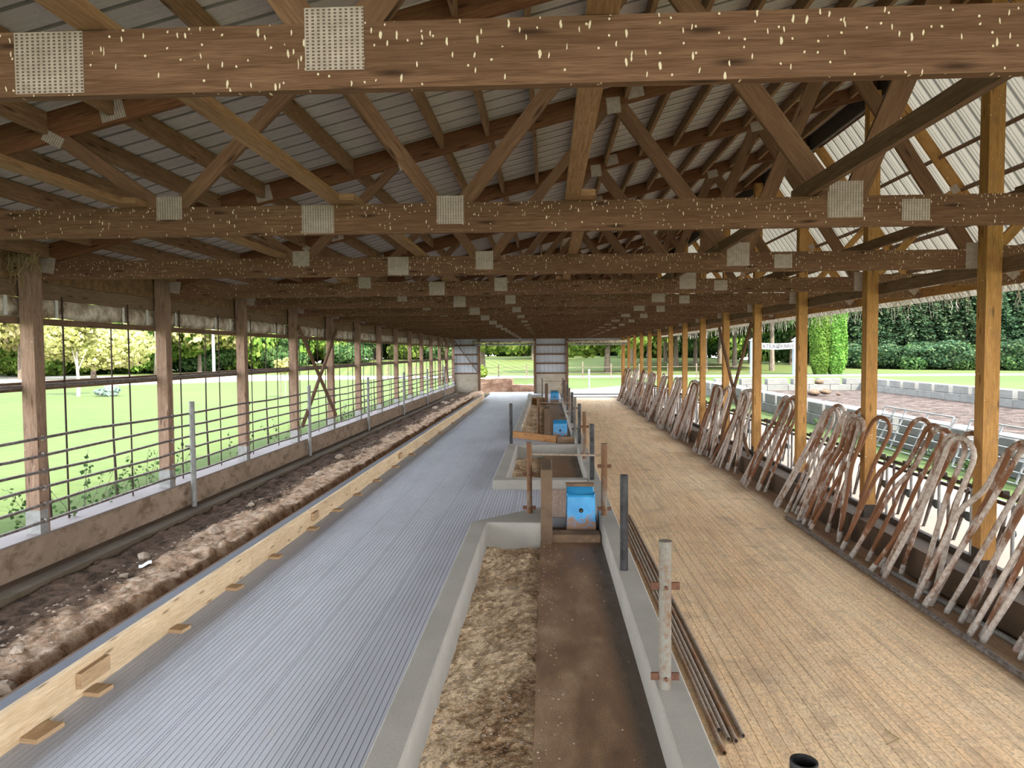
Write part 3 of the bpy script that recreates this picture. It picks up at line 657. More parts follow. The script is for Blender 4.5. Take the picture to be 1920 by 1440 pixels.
# stall loops
def loop_path(T,A,B,jogA,jogB):
    T=Vector(T);A=Vector(A);B=Vector(B); Mi=(A+B)/2; ax=(Mi-T).normalized(); s=(A-B); s=(s-ax*s.dot(ax)).normalized(); R=U(.125,.165)
    arc=[T+ax*(R-R*math.sin(a))+s*(R*math.cos(a)) for a in lin(0,PI,9)]   # from A side to B side
    def leg(F,sg,jog):
        st=T+ax*R+s*(sg*R); v=F-st; L=v.length; pts=[]
        if jog:
            k1=st+ax*(.22*L)+s*(sg*.0); k2=k1+ax*(.20*L)+s*(sg*.10)
            ctrl=[st,st+(k1-st)*.5,k1,k1+(k2-k1)*.5,k2,k2+(F-k2)*.5,F]
        else: 
            k1=st+ax*(.3*L); ctrl=[st,k1,k1+(F-k1)*.3,k1+(F-k1)*.65,F]
        # smooth (Catmull-Rom)
        C=[ctrl[0]*2-ctrl[1]]+ctrl+[ctrl[-1]*2-ctrl[-2]]
        for i in range(1,len(C)-2):
            for tt in (0,.33,.66):
                p0,p1,p2,p3=C[i-1:i+3]; pts.append(.5*((2*p1)+(p2-p0)*tt+(2*p0-5*p1+4*p2-p3)*tt*tt+(3*p1-p0-3*p2+p3)*tt**3))
        pts.append(F); return pts
    la=leg(A,1,jogA); lb=leg(B,-1,jogB)
    return la,arc,lb
clusters=[ # (topY, topX, n, spreadY, footA dY, footB dY, jog)
 (5.75,4.1,3,.14,.75,.30,0),(6.55,4.12,3,.16,.72,.30,0),(7.30,4.14,3,.14,.86,.28,0),(8.12,4.16,3,.26,.85,.28,1),(9.55,4.16,6,.36,.85,.25,1),(10.65,4.14,4,.28,.9,.35,0),
 (12.6,4.14,5,.30,.9,.4,0),(14.9,4.12,7,.36,.8,.1,0),(16.9,4.12,8,.45,.85,.2,0),(19.9,4.1,8,.5,.9,.2,0),(22.6,4.1,8,.4,.8,.1,0),(25.2,4.1,8,.5,.9,.1,0),(27.9,4.1,8,.5,.9,.1,0),(30.6,4.1,8,.5,.9,.1,0),(33.2,4.1,7,.5,.9,.1,0),(35.8,4.1,7,.5,.8,.0,0)]
for ci,(ty,tx,nn,sp,fa,fb,jg) in enumerate(clusters):
    for k in range(nn):
        f=(k+.5)/nn-.5
        y=ty+f*2*sp+U(-.03,.03); x=min(tx+U(-.05,.04),4.2)
        for yp in [n_*S-.19 for n_ in range(1,17)]:      # keep clear of the timber posts
            if abs(y-yp)<.24: x=3.93+U(-.02,.02)
        T=(x,y,1.37+U(-.05,.06)); A=(3.58+.05*U(-1,1)+.05*(k%2),y+fa+U(-.1,.08),-.25); B=(3.76+U(-.06,.05),y+fb+U(-.12,.12),-.25)
        la,arc,lb=loop_path(T,A,B,jg or rnd()<.25,jg and rnd()<.15)
        mid=arc; r=.0245
        org=Vector(((A[0]+B[0])/2,(A[1]+B[1])/2,-.25))
        nA=len(la)-1
        cut=lambda L_: (L_[:-1]+[L_[-1]+(L_[-2]-L_[-1]).normalized()*.13])
        ca,cb=cut(la),cut(lb)
        t=thing('stall_loop',org,'rusty stall loop on the right wall, %s in the %s cluster from the camera'%(ORD[k+1],ORD[ci+1]),'stall loop','stall loops leaning along the right wall')
        MB().tube([p-org for p in (ca[::-1][:-1]+arc+cb[1:])],r,8).build('pipe','loop',t,smooth=True)
        for L_ in (la,lb):
            d=(L_[-2]-L_[-1]).normalized(); MB().tube([L_[-1]+d*.0-org,L_[-1]+d*.14-org],r+.004,8).build('pipe_end','loopend',t,smooth=False)

# ------------------------------------------------------------------ end wall
YE=39.04
def vrib(name,x0,x1,z0,z1,parent=None):
    mb=MB(); pr=[]; x=x0
    while x<x1-.1:
        pr+=[(x,0),(x+.018,-.02),(x+.04,-.02),(x+.058,0)]; x+=.229
    pr.append((x1,0)); n=len(pr)
    for z in (z0,z1):
        for a,b in pr: mb.v.append((a,YE+.02-b,z))
    for i in range(n-1): mb.face([i,i+1,n+i+1,n+i],[(0,0)]*4)
    return mb.build(name,'siding',parent,kind=None if parent else 'structure')
XL0,XL1,XR0,XR1=-3.69,-.66,1.07,4.05
vrib('wall_end',-5.2,XL0,1.05,3.6); vrib('wall_end',XL1,XR0,1.05,4.3)
vrib('wall_end',XL0,XL1,2.72,4.2); vrib('wall_end',XR0,XR1,2.72,5.0)
struct('wall_end',MB().box(-5.2,XL0,YE-.08,YE+.08,-.5,1.05),'endconc'); struct('wall_end',MB().box(XL1,XR0,YE-.08,YE+.08,-.5,1.05),'endconc')
for i,(a,b) in enumerate(((-5.2,XL0),(XL1,XR0))):
    for j,z in enumerate((1.09,1.62,2.12,2.62)): struct('trim_%d'%(7+i*4+j),MB().box(a,b,YE-.04,YE,z-.045,z+.045),'girt')
for i,x in enumerate((XL0,XL1,XR0,XR1)):
    struct('trim_%d'%(20+i),MB().box(x-.07,x+.07,YE-.15,YE-.01,-.3,3.1 if i<3 else 5.3),'girt' if i<3 else 'rpost')
tag(MB().beam((-5.05,YE-.16,2.9),(-3.75,YE-.16,1.15),.038,.12,(0,1,0)).build('diagonal_brace','girt'),'diagonal wooden brace on the far left end-wall panel','brace')
for i,(a,b) in enumerate(((XL0-.35,XL1),(XR0,XR1+.3))):
    t=thing('rolled_door',((a+b)/2,YE-.25,2.66),'pale roll-up door rolled above the far %s doorway'%('left','right')[i],'door','rolled doors of the end wall')
    w=(b-a)/2; MB().tube([(-w,0,.12),(w,0,.12)],.07,12).build('roll','curtain',t,smooth=True); MB().tube([(-w+.15,-.02,-.02),(w,-.02,-.02)],.045,10).build('bottom_bar','galv',t)
    for q in (-.5,0,.5): MB().box(w*q-.03,w*q+.03,-.1,-.05,-.08,.04).build('hook','white',t)

# ------------------------------------------------------------------ ground, road, yard
def gz(x,y):
    h=1.65*sstep((y-76)/52)*(1-sstep((abs(x+2)-22)/30))
    return -.15+h
gx=sorted(set(lin(-160,160,65)+[-5.36,-5.3,4.38,6.7,-20,-10,20,30])); gy=sorted(set(lin(-40,200,61)+[39.1,41,41.15,60,66]))
def gz2(x,y):
    z=gz(x,y)
    if -5.35<x<6.6 and y<41.05: z=-.55
    return z
grid('ground',M['grass'],gx,gy,gz2,kind='structure')
struct('floor',MB().box(4.38,6.72,-4,42,-.6,-.02),'lane')
struct('ground',MB().box(-4.5,8.0,40.85,46,-.4,-.165),'lane')
# gravel door apron & road
def flat(name,pts,z,mat,th_=.03): return MB().poly(pts,z-th_,z).build(name,mat,kind='structure')
flat('ground',[(-70,46),(-45,51),(-34,55),(-25,63),(-12,66.5),(0,67),(120,67),(120,71),(0,72),(-15,74),(-30,79),(-45,80),(-70,80)],-.125,'roadm')
flat('ground',[(.4,40.8),(9,40.8),(9,50),(5.6,51),(4.2,48.5),(2.6,46.3),(.8,45.5)],-.13,'roadm')
flat('ground',[(8.9,8),(18.6,8),(18.6,43),(8.9,43)],-.12,'gravel')
# raised red bank beyond left door
def rough(name,x0,x1,y0,y1,z0,z1,mat,label,cat,am=.05,res=.12):
    mb=MB().box(x0,x1,y0,y1,z0,z1); o=mb.build(name,mat)
    me=o.data; import bmesh; bm=bmesh.new(); bm.from_mesh(me); bmesh.ops.remove_doubles(bm,verts=bm.verts,dist=1e-4)
    cuts=6; bmesh.ops.subdivide_edges(bm,edges=bm.edges[:],cuts=cuts,use_grid_fill=True)
    for v in bm.verts: v.co+=Vector([am*noise.noise(v.co*2.3+Vector((k*9,0,0))) for k in range(3)])
    bm.to_mesh(me); bm.free(); tag(o,label,cat); return o
rough('rubble_bank',-4.6,-2.05,41.6,43.0,-.3,.72,'redbank','taller reddish rubble block bank outside the far left doorway','bank',.1)
rough('rubble_bank',-2.0,-.6,41.3,42.6,-.3,.34,'redbank','lower reddish rubble bank outside the far left doorway','bank',.08)
# concrete block walls
bl=MB().box(-.3,.3,0,1.2,0,.36); b0=None
def block(x,y,z,rot,label,grp):
    global b0
    if b0 is None: o=b0=bl.build('concrete_block','block',bevel=.02)
    else: o=b0.copy(); col.objects.link(o)
    o.location=(x,y,z); o.rotation_euler=(0,0,rot); tag(o,label,'concrete block',grp)
BW=[]
def wallrow(n0,ax,fixed,start,stop,name,off=0):
    y=start; k=1
    while y<stop:
        rot=0 if ax=='y' else -PI/2
        x_,y_=(fixed,y) if ax=='y' else (y,fixed)
        block(x_,y_,-.15,rot,'lower-course concrete block of the %s, %s from its %s end'%(name,ORD[k],('near' if ax=='y' else 'left')),'blocks of the '+name)
        y+=1.215; k+=1
    y=start+.6; k=1
    while y<stop-.4:
        x_,y_=(fixed+U(-.02,.02),y) if ax=='y' else (y,fixed)
        block(x_,y_,.212,0 if ax=='y' else -PI/2,'upper-course concrete block of the %s, %s from its %s end'%(name,ORD[k],('near' if ax=='y' else 'left')),'blocks of the '+name)
        y+=1.52; k+=1
wallrow(0,'y',8.75,11.5,42,'near yard wall'); wallrow(0,'y',18.9,14,43.2,'far yard wall'); wallrow(0,'x',43.6,9.4,18.9,'back yard wall')
# gates leaning on near wall
def gate(y0,L,label):
    t=thing('pipe_gate',(8.02,y0,-.13),label,'gate','pipe gates leaning on the near yard wall')
    lean=.36; H=.92
    for i in range(6):
        f=i/5; MB().tube([(lean*f,0,H*f+.02),(lean*f,L,H*f+.02)],.017,7).build('rail','galv',t)
    for q in (0,.33,.66,1): MB().tube([(0,L*q,.02),(lean,L*q,H+.02)],.02,7).build('upright','galv',t)
    for q in (.05,.9): MB().beam((.02,L*q,.05),(lean-.02,L*q-.25,H),.01,.04).build('diagonal_strap','galv',t)
    return t
gate(15.4,3.0,'grey pipe gate leaning on the near yard wall between the second and third right posts'); gate(11.9,2.9,'grey pipe gate leaning on the near yard wall at the right edge of the view')
# log stump pile
t=thing('split_log_pile',(13.9,37.6,-.12),'pile of split tree stump chunks in the gravel yard','logs')
for k,(x,y,z,r,h) in enumerate(((-.25,0,.18,.34,.5),(.35,.1,.22,.3,.55),(.05,.1,.72,.26,.4),(1.0,.0,.1,.14,.7))):
    p=pebble((x,y,z),r,seed=k*5.3); p.build('log_chunk','bark2',t,smooth=True)

# sign gateway
t=thing('sign_gateway',(20.0,70.6,-.15),'white gateway sign between two pale square columns','sign')
for k,x in enumerate((0,4.05)):
    MB().box(x-.3,x+.3,-.3,.3,0,3.35).build('column','paleblue',t); MB().box(x-.38,x+.38,-.38,.38,3.35,3.45).build('column_cap','white',t)
    mb=MB(); mb.v+= [(x-.34,-.34,3.45),(x+.34,-.34,3.45),(x+.34,.34,3.45),(x-.34,.34,3.45),(x,0,3.75)]
    for i in range(4): mb.face([i,(i+1)%4,4],[(0,0)]*3)
    mb.face([3,2,1,0],[(0,0)]*4); mb.build('column_peak','paleblue',t)
mb=MB(); N=17
for i in range(N):
    x=.3+3.45*i/(N-1); s_=.16*(1-(2*i/(N-1)-1)**2)
    for yy in (-.33,-.29):
        for z in (2.55,3.12): mb.v.append((x,yy,z-.0+s_*-.6+.05))
for i in range(N-1):
    a=i*4; b=a+4
    mb.face([a,b,b+1,a+1],[(0,0)]*4); mb.face([a+2,a+3,b+3,b+2],[(0,0)]*4); mb.face([a+1,b+1,b+3,a+3],[(0,0)]*4); mb.face([a,a+2,b+2,b],[(0,0)]*4)
brd=mb.build('sign_board','white',t)
for word,xc in (('CHATEAU',1.12),('DEBRIS',2.88)):
    cu=bpy.data.curves.new('sign_text','FONT'); cu.body=word; cu.size=.52; cu.extrude=.01; cu.align_x='CENTER'; cu.align_y='CENTER'; cu.offset=.012; cu.materials.append(M['ink'])
    to=bpy.data.objects.new('sign_lettering',cu); col.objects.link(to); bpy.context.view_layer.update()
    me=bpy.data.meshes.new_from_object(to.evaluated_get(bpy.context.evaluated_depsgraph_get())); bpy.data.objects.remove(to)
    t2=bpy.data.objects.new('sign_lettering',me); col.objects.link(t2); t2.parent=brd; t2.location=(xc,-.345,2.80); t2.rotation_euler=(PI/2,0,0)

# ------------------------------------------------------------------ vegetation
rng=np.random.default_rng(5)
def quads_mesh(name,C,Nn,size,mat,asp=1.0):
    """C centres, Nn normals -> one quad each"""
    n=len(C); Nn=Nn/np.linalg.norm(Nn,axis=1)[:,None]
    ref=rng.normal(size=(n,3)); u=np.cross(Nn,ref); u/=np.linalg.norm(u,axis=1)[:,None]; w=np.cross(Nn,u)
    s=(size*(.6+.8*rng.random(n)))[:,None]
    V=np.stack([C-u*s-w*s*asp*.5,C+u*s*.2-w*s*asp,C+u*s+w*s*asp*.3,C-u*s*.2+w*s*asp],1).reshape(-1,3)
    me=bpy.data.meshes.new(name); me.vertices.add(4*n); me.vertices.foreach_set('co',V.astype(np.float32).ravel())
    me.loops.add(4*n); me.loops.foreach_set('vertex_index',np.arange(4*n,dtype=np.int32)); me.polygons.add(n); me.polygons.foreach_set('loop_start',np.arange(0,4*n,4,dtype=np.int32))
    me.update(); me.validate(); me.materials.append(mat); return me
def crown_mesh(name,R,H,nb,n,size,mat,zc=0,br=.42):
    cs=[]
    for k in range(nb):
        a=rng.random()*2*PI; rr=math.sqrt(rng.random())*.62; z=rng.random()*1.5-.75
        cs.append((R*rr*math.cos(a),R*rr*math.sin(a),H*z*.62,(br*(.75+.5*rng.random()))))
    cs=np.array(cs); idx=rng.integers(0,nb,n); d=rng.normal(size=(n,3)); d/=np.linalg.norm(d,axis=1)[:,None]
    rad=(.72+.32*rng.random(n)**.5)[:,None]; b=cs[idx]
    C=b[:,:3]+d*rad*b[:,3:4]*np.array([R,R,H*.85]); C[:,2]+=zc
    return quads_mesh(name,C,d+rng.normal(size=(n,3))*.55,size,mat)
def trunk_mesh(name,r,h,mat,branches=4,spread=2.2,zb=.55):
    mb=MB(); mb.tube([(0,0,-.3),(.05,0,h*.3),(-.05,.05,h*.7),(0,0,h)],[r*1.35,r,r*.8,r*.55],8)
    for k in range(branches):
        a=2*PI*k/branches+.6; z=h*(zb+.1*k/branches); mb.tube([(0,0,z),(spread*.45*math.cos(a),spread*.45*math.sin(a),z+h*.22),(spread*math.cos(a),spread*math.sin(a),z+h*.5)],[r*.5,r*.35,r*.15],6)
    me=bpy.data.meshes.new(name); me.from_pydata(mb.v,[],mb.f); me.materials.append(mat); me.update()
    return me
def mk(name,me,parent=None,loc=(0,0,0),sc=(1,1,1),rz=0):
    o=bpy.data.objects.new(name,me); col.objects.link(o); o.location=loc; o.scale=sc; o.rotation_euler.z=rz
    if parent: o.parent=parent
    return o
crowns={'A':[crown_mesh('foliage',4.2,4.0,16,8500,.19,M['leafA']) for _ in range(2)],'C':[crown_mesh('foliage',4.2,4.2,16,8000,.2,M['leafC']) for _ in range(2)],'B':[crown_mesh('foliage',4.4,3.0,16,9000,.15,M['leafB'])]}
trk=trunk_mesh('trunk',.34,5.0,M['bark']); trkp=trunk_mesh('trunk',.42,9.0,M['palebark'],3,2.0)
def tree(x,y,kind,h,w,label,group=None,trunk=trk,clear=.3,name='tree'):
    """h total height, w crown diameter, clear = share of the height left bare"""
    t=thing(name,(x,y,gz(x,y)),label,'tree',group)
    ch=h*(1-clear); s=w/7.4; me=random.choice(crowns[kind])
    mk('foliage',me,t,(0,0,h*clear+ch/2),(s,s,ch/6.6),U(0,6))
    k=h*(clear+.35)/5.0; mk('trunk',trunk,t,(0,0,0),(.75,.75,k if trunk is trk else h/11),U(0,6)); return t
def px(xp,rel): return rel*(xp-1026)/1340., rel+.27
TL='woodland trees beyond the left lawn'
# --- left side wood (image x, distance)
lw=[(-60,72,'B'),(5,70,'B'),(30,88,'A'),(-20,95,'C'),(75,98,'C'),(210,92,'A'),(250,100,'A'),(330,104,'C'),(300,90,'A'),(360,92,'B'),(405,108,'A'),(440,100,'A'),(480,112,'C'),(455,125,'A'),(520,118,'A'),(560,110,'A'),(600,122,'C'),(635,115,'A'),(660,128,'C'),(700,120,'C'),(735,126,'A'),(765,118,'C'),(795,130,'A'),(825,122,'A'),(850,135,'C'),(385,125,'C'),(150,110,'C'),(-100,80,'A')]
for i,(xp,rel,kd) in enumerate(lw):
    x,y=px(xp,rel); tree(x,y,kd,U(13,17),U(10,13),'%s leafy tree beyond the left lawn, %s from the left among them'%({'A':'mid-green','B':'yellow-olive','C':'dark green'}[kd],ORD[sorted(range(len(lw)),key=lambda j:lw[j][0]).index(i)+1] if sorted(range(len(lw)),key=lambda j:lw[j][0]).index(i)+1<27 else 'near last'),TL,clear=.02)
x,y=px(150,68); tree(x,y,'B',6.6,9.6,'broad pale olive weeping tree beyond the left lawn',clear=-.05)
x,y=px(282,84)
t=thing('tree',(x,y,-.15),'thick pale sunlit trunk standing before the left woodland','tree'); MB().tube([(0,0,-.2),(.1,0,3),(-.1,0,8),(0,0,12)],[.75,.56,.5,.4],12).build('trunk','palebark',t,smooth=True)
mk('foliage',crowns['A'][0],t,(0,0,12.5),(1.1,1.1,.8))
x,y=px(490,118); t=thing('tree',(x,y,-.15),'pale crooked trunk in the left woodland behind the third left bay','tree'); MB().tube([(0,0,-.2),(.2,0,3),(-.3,0,6),(0,0,10)],[.6,.4,.35,.25],9).build('trunk','palebark',t,smooth=True); mk('foliage',crowns['C'][0],t,(0,0,11),(1,1,.7))
x,y=px(388,80); t=thing('utility_pole',(x,y,-.15),'slim pale utility pole beyond the left lawn','pole'); MB().tube([(0,0,-.3),(0,0,9)],[.17,.13],9).build('shaft','white',t); MB().box(-.9,.9,-.06,.06,8.3,8.45).build('crossarm','girt',t)
x,y=px(118,40); t=thing('small_tree',(x,y,-.15),'small young tree on the left lawn beside the blue-grey shrub','tree'); mk('trunk',trunk_mesh('trunk',.09,2.6,M['palebark'],3,.5),t); mk('foliage',crown_mesh('foliage',1.5,1.5,7,1600,.12,M['leafB']),t,(0,0,4.0))
x,y=px(165,40); t=thing('shrub',(x,y,-.15),'low blue-grey shrub on the left lawn','shrub'); mk('foliage',crown_mesh('foliage',.95,.5,6,1800,.07,M['leafG']),t,(0,0,.3))
for k,xp in enumerate((518,534)):
    x,y=px(xp,38); t=thing('sapling',(x,y,-.15),'thin staked sapling on the left lawn, %s of two'%('left','right')[k],'sapling','saplings on the left lawn'); MB().tube([(0,0,0),(0,0,1.9)],.02,6).build('stem','bark',t)
    mk('foliage',crown_mesh('foliage',.5,.6,5,350,.07,M['leafB']),t,(0,0,1.7)); MB().tube([(.25,0,0),(.25,0,1.3)],.02,6).build('stake','galv',t)
# --- beyond the end doors
FE='trees on the rise beyond the barn end'
x,y=px(1138,80); t=tree(x,y,'A',11,13,'big spreading tree with a thick trunk seen through the far right doorway',clear=.17); MB().tube([(0,0,-.3),(0,0,2.0),(.1,0,4.5)],[.42,.3,.36],10).build('main_trunk','bark',t,smooth=True)
x,y=px(904,63); t=tree(x,y,'A',10,9,'straight-trunked tree at the left of the far left doorway',clear=.24); MB().tube([(0,0,-.3),(0,0,5.5)],[.22,.17],9).build('main_trunk','bark',t,smooth=True)
for i,(xp,rel,kd) in enumerate(((880,140,'C'),(915,150,'A'),(945,148,'C'),(985,140,'A'),(1030,145,'C'),(1060,120,'A'),(1100,150,'C'),(1000,112,'A'),(1165,135,'A'),(1200,140,'C'))):
    x,y=px(xp,rel); tree(x,y,kd,U(10,13),U(9,12),'%s tree at the crest beyond the end doors, %s in the row from the left'%({'A':'mid-green','C':'dark'}[kd],ORD[i+1]),FE,clear=.1)
x,y=px(905,58); t=thing('shrub',(x,y,-.15),'bright green shrub outside the left edge of the far left doorway','shrub'); mk('foliage',crown_mesh('foliage',.95,.8,6,1500,.08,M['leafA']),t,(0,0,.75))
t=thing('board_fence',(0,62.5,-.15),'thin rail fence between the barn end and the road','fence')
for k in range(14):
    xx=-14+k*2.44; MB().box(xx-.05,xx+.05,-.05,.05,0,1.35 if k!=7 else 1.55).build('post','bark',t)
for z in (.55,1.05): MB().box(-14,17.8,-.07,-.05,z,z+.04).build('rail','bark',t)
x,y=px(1104,47); tag(MB().tube([(x,y,-.3),(x,y,1.1)],.06,8).build('yard_post','galv'),'single grey post in the yard outside the far right doorway','post')
# --- low woodland edge all round
sh=[crown_mesh('foliage',4.2,2.6,12,5000,.2,M['leafA']),crown_mesh('foliage',4.2,2.6,12,5000,.2,M['leafC'])]
def edge(xs,rf,hs,where,grp):
    for i,xp in enumerate(xs):
        x,y=px(xp,rf(xp)); t=thing('undergrowth_bush',(x,y,gz(x,y)),'%s leafy undergrowth bush %s, %s from the left'%(('mid-green','dark green')[i%2],where,ORD[i+1]),'bush',grp)
        mk('foliage',sh[i%2],t,(0,0,1.9*hs),(U(1,1.3),U(.9,1.1),U(.9,1.15)*hs),U(0,6))
edge(list(range(-20,880,36)),lambda q:86+.045*q+8*math.sin(q),1.25,'below the left woodland','bushes below the left woodland')
edge(list(range(868,1190,24)),lambda q:141,1.5,'along the crest beyond the end doors','bushes on the crest')
edge(list(range(1180,1580,30)),lambda q:118,1.7,'far behind the right posts','bushes far behind the right posts')
# --- right side
RT='oaks between the right posts'
for i,(xp,rel,kd,cl) in enumerate(((1185,100,'A',.28),(1215,88,'A',.25),(1245,105,'C',.3),(1265,92,'A',.28),(1300,96,'C',.3),(1318,84,'A',.3),(1345,100,'C',.25),(1372,90,'C',.3),(1400,104,'A',.3),(1440,84,'C',.3),(1475,100,'C',.25),(1230,125,'C',.05),(1290,128,'A',.05),(1350,130,'C',.05),(1410,128,'C',.05),(1470,125,'A',.05),(1510,110,'C',.05))):
    x,y=px(xp,rel); tree(x,y,kd,U(12,14.5),U(9,12),'%s tree behind the right posts, %s %s from the left'%({'A':'mid-green','C':'dark'}[kd],'front row' if i<11 else 'back row',ORD[(i if i<11 else i-11)+1]),RT,clear=cl)
for k,(xp,w) in enumerate(((1527,1.02),(1555,1.08))):
    x,y=px(xp,72); t=thing('arborvitae',(x,y,-.15),'bright green column-shaped arborvitae, %s of the two, right of the sign'%('left','right')[k],'arborvitae','arborvitae pair')
    n=13000; z=rng.random(n)*7.6; a=rng.random(n)*2*PI; rr=.92*w*(.55+.45*np.minimum(1,z/1.2))*np.clip((8.1-z)/2.3,0,1)**.5*(.82+.2*rng.random(n)+.06*np.sin(a*5+z*1.5))
    C=np.stack([rr*np.cos(a),rr*np.sin(a),z],1); N=np.stack([np.cos(a),np.sin(a),.3+0*a],1)+rng.normal(size=(n,3))*.45
    mk('foliage',quads_mesh('foliage',C,N,.085,M['leafV'],1.3),t); MB().tube([(0,0,-.2),(0,0,7.4)],[.2,.05],7).build('trunk','bark',t)
# pines: layered drooping boughs
def pine_mesh():
    n=26000; H=14.; lay=rng.integers(0,17,n); z0=.4+lay*.82; R=4.4*(1-z0/15.5)**.75
    nb=9; bi=rng.integers(0,nb,n); a=bi*2*PI/nb+lay*1.3+rng.normal(size=n)*.13; f=rng.random(n)**.6; r=R*f
    z=z0+.5*f-1.1*f*f+rng.normal(size=n)*.16
    C=np.stack([r*np.cos(a),r*np.sin(a),z],1); N=np.stack([.3*np.cos(a),.3*np.sin(a),1+0*a],1)+rng.normal(size=(n,3))*.5
    return quads_mesh('foliage',C,N,.14,M['leafP'],.8)
pines=[pine_mesh() for _ in range(2)]; ptr=trunk_mesh('trunk',.25,13,M['bark'],0)
pl=[(1590,118),(1612,98),(1640,108),(1668,97),(1700,110),(1725,96),(1757,106),(1786,95),(1815,104),(1845,93),(1872,103),(1903,91),(1935,100),(1968,90),(1600,140),(1650,138),(1710,136),(1770,134),(1830,130),(1890,128),(1950,124),(2010,110),(2060,96),(2120,86),(2190,84),(2260,82),(2340,80)]
for i,(xp,rel) in enumerate(pl):
    x,y=px(xp,rel); t=thing('pine_tree',(x,y,-.15),'dark green pine beyond the right lawn, %s row, %s from the left'%('front' if i<14 or i>20 else 'back',ORD[i+1 if i<14 else (i-6 if i>20 else i-13)]),'pine','pines beyond the right lawn'); s=U(.9,1.12); mk('foliage',random.choice(pines),t,(0,0,0),(s*1.15,s*1.15,s),U(0,6)); mk('trunk',ptr,t)
# hedge in front of pines
hm=[crown_mesh('foliage',3.4,2.6,12,6000,.14,M['leafP']),crown_mesh('foliage',3.4,2.6,12,6000,.14,M['leafC'])]
for i in range(13):
    xp=1595+i*29; rel=97-.9*i*.9; x,y=px(xp,rel-5); t=thing('bush',(x,y,-.15),'dense dark bush at the foot of the pines, %s from the left'%ORD[i+1],'bush','bushes below the pines'); s=U(.85,1.1); mk('foliage',hm[i%3==1],t,(0,0,1.5),(s,s,s*.85),U(0,6))
# weeds by the left curb and wall foot
def weed(x,y,z,h,n,label,grp):
    t=thing('weed',(x,y,z),label,'weed',grp); mb=MB(); C=[];
    for k in range(n):
        a=U(0,2*PI); q=U(.15,.5)*h; hh=h*U(.6,1); tip=(q*math.cos(a),q*math.sin(a),hh); mb.tube([(0,0,0),(tip[0]*.4,tip[1]*.4,hh*.6),tip],[.006,.004,.002],4)
        for j in range(22): f=U(.15,1); C.append((tip[0]*f+U(-.04,.04),tip[1]*f+U(-.04,.04),hh*f+U(-.03,.03)))
    mb.build('stem','bark',t); C=np.array(C); mk('leaves',quads_mesh('leaves',C,rng.normal(size=C.shape),.022,M['leafC']),t)
for k,(y,h) in enumerate(((7.9,.55),(8.5,.75),(9.0,.5),(10.2,.5),(11.1,.65),(12.6,.5),(15.5,.45),(20,.6),(25,.6),(30,.8))):
    weed(-5.75+U(-.2,.2),y,-.15,h+.5,6,'leafy weed outside the left curb, %s from the camera'%ORD[k+1],'weeds outside the left curb')
for k,(x,y) in enumerate(((7.9,20.0),(7.95,18.6),(7.9,15.2),(8.1,22),(7.85,13.9))):
    weed(x,y,-.15,.35,7,'small green weed at the foot of the near yard wall, %s from the camera'%ORD[[4,3,2,5,1][k]],'weeds at the near yard wall')
# dusty strands at right eave
mb=MB()
for k in range(800):
    y=6+28*rnd()**1.25; x=6.06+U(-.03,.03); L=U(.06,.38)*(1 if rnd()<.7 else .5); p=[Vector((x,y,3.05))]
    for j in range(4): p.append(p[-1]+Vector((U(-.03,.03),U(-.035,.035),-L/4)))
    mb.tube(p,[.002,.0035,.003,.004,.002],3)
tag(mb.build('dusty_cobwebs','cob'),'pale dusty strands hanging from the right eave','cobwebs',kind='stuff')
# nest at top of third left post
mb=MB()
for k in range(160):
    x=-5.1+U(-.16,.2); y=3*S-.30+U(-.08,.02); z=3.2+U(-.35,.06)*(rnd()); mb.tube([(x,y,z),(x+U(-.08,.08),y-U(0,.03),z-U(0,.16))],.0025,3)
tag(mb.build('bird_nest','straw'),'ragged straw bird nest atop the nearest visible left post','nest',kind='stuff')

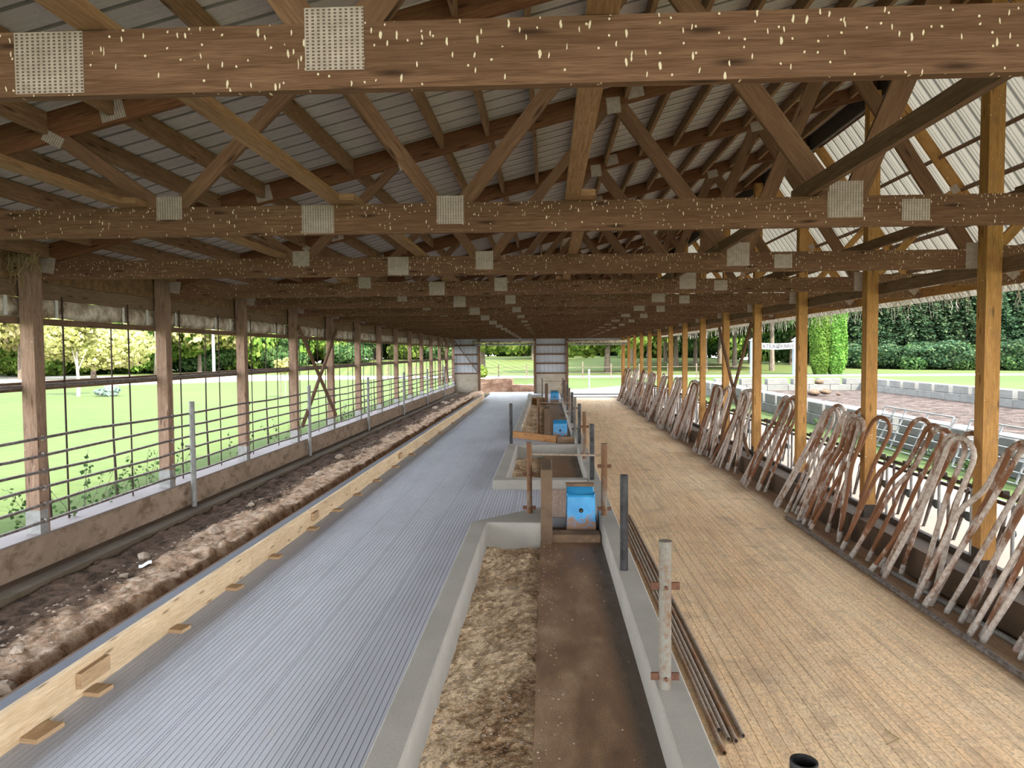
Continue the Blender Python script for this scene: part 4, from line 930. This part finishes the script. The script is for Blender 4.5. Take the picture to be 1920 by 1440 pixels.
# ------------------------------------------------------------------ light and camera
sun=bpy.data.lights.new('sun','SUN'); sun.energy=8.0; sun.angle=.012; sun.color=(1,.93,.82)
so=bpy.data.objects.new('sun',sun); col.objects.link(so); so.rotation_euler=Vector((.46,-.56,.69)).to_track_quat('Z','Y').to_euler()
w=bpy.data.worlds.new('world'); bpy.context.scene.world=w; w.use_nodes=True; nt=w.node_tree; nt.nodes.clear()
ou=nt.nodes.new('ShaderNodeOutputWorld'); bg=nt.nodes.new('ShaderNodeBackground'); tc=nt.nodes.new('ShaderNodeTexCoord'); sx=nt.nodes.new('ShaderNodeSeparateXYZ'); cr=nt.nodes.new('ShaderNodeValToRGB')
nt.links.new(tc.outputs['Generated'],sx.inputs[0]); nt.links.new(sx.outputs[2],cr.inputs[0])
e=cr.color_ramp.elements; e[0].position=0; e[0].color=(1,.955,.915,1); e[1].position=.8; e[1].color=(.70,.83,1,1)
nt.links.new(cr.outputs[0],bg.inputs[0]); bg.inputs[1].default_value=4.1; nt.links.new(bg.outputs[0],ou.inputs[0])

cam=bpy.data.cameras.new('camera'); co=bpy.data.objects.new('camera',cam); col.objects.link(co); bpy.context.scene.camera=co
cam.sensor_fit='HORIZONTAL'; cam.sensor_width=36; cam.lens=36*1340/1920.; cam.clip_end=500; cam.clip_start=.05
pi_,ya_,ro_=.0435617870,.0493627793,.00682126790
cy,sy=math.cos(ya_),math.sin(ya_); cp,sp=math.cos(pi_),math.sin(pi_)
fw=Vector((-sy*cp,cy*cp,-sp)); r=Vector((cy,sy,0)); u=r.cross(fw); c_,s_=math.cos(ro_),math.sin(ro_); r2=c_*r-s_*u; u2=s_*r+c_*u
co.matrix_world=Matrix(((r2.x,u2.x,-fw.x,0),(r2.y,u2.y,-fw.y,.274),(r2.z,u2.z,-fw.z,2.2),(0,0,0,1)))
sc=bpy.context.scene; sc.view_settings.view_transform='Standard'; sc.view_settings.look='None'; sc.view_settings.gamma=1; sc.view_settings.use_curve_mapping=False; sc.view_settings.exposure=0.95
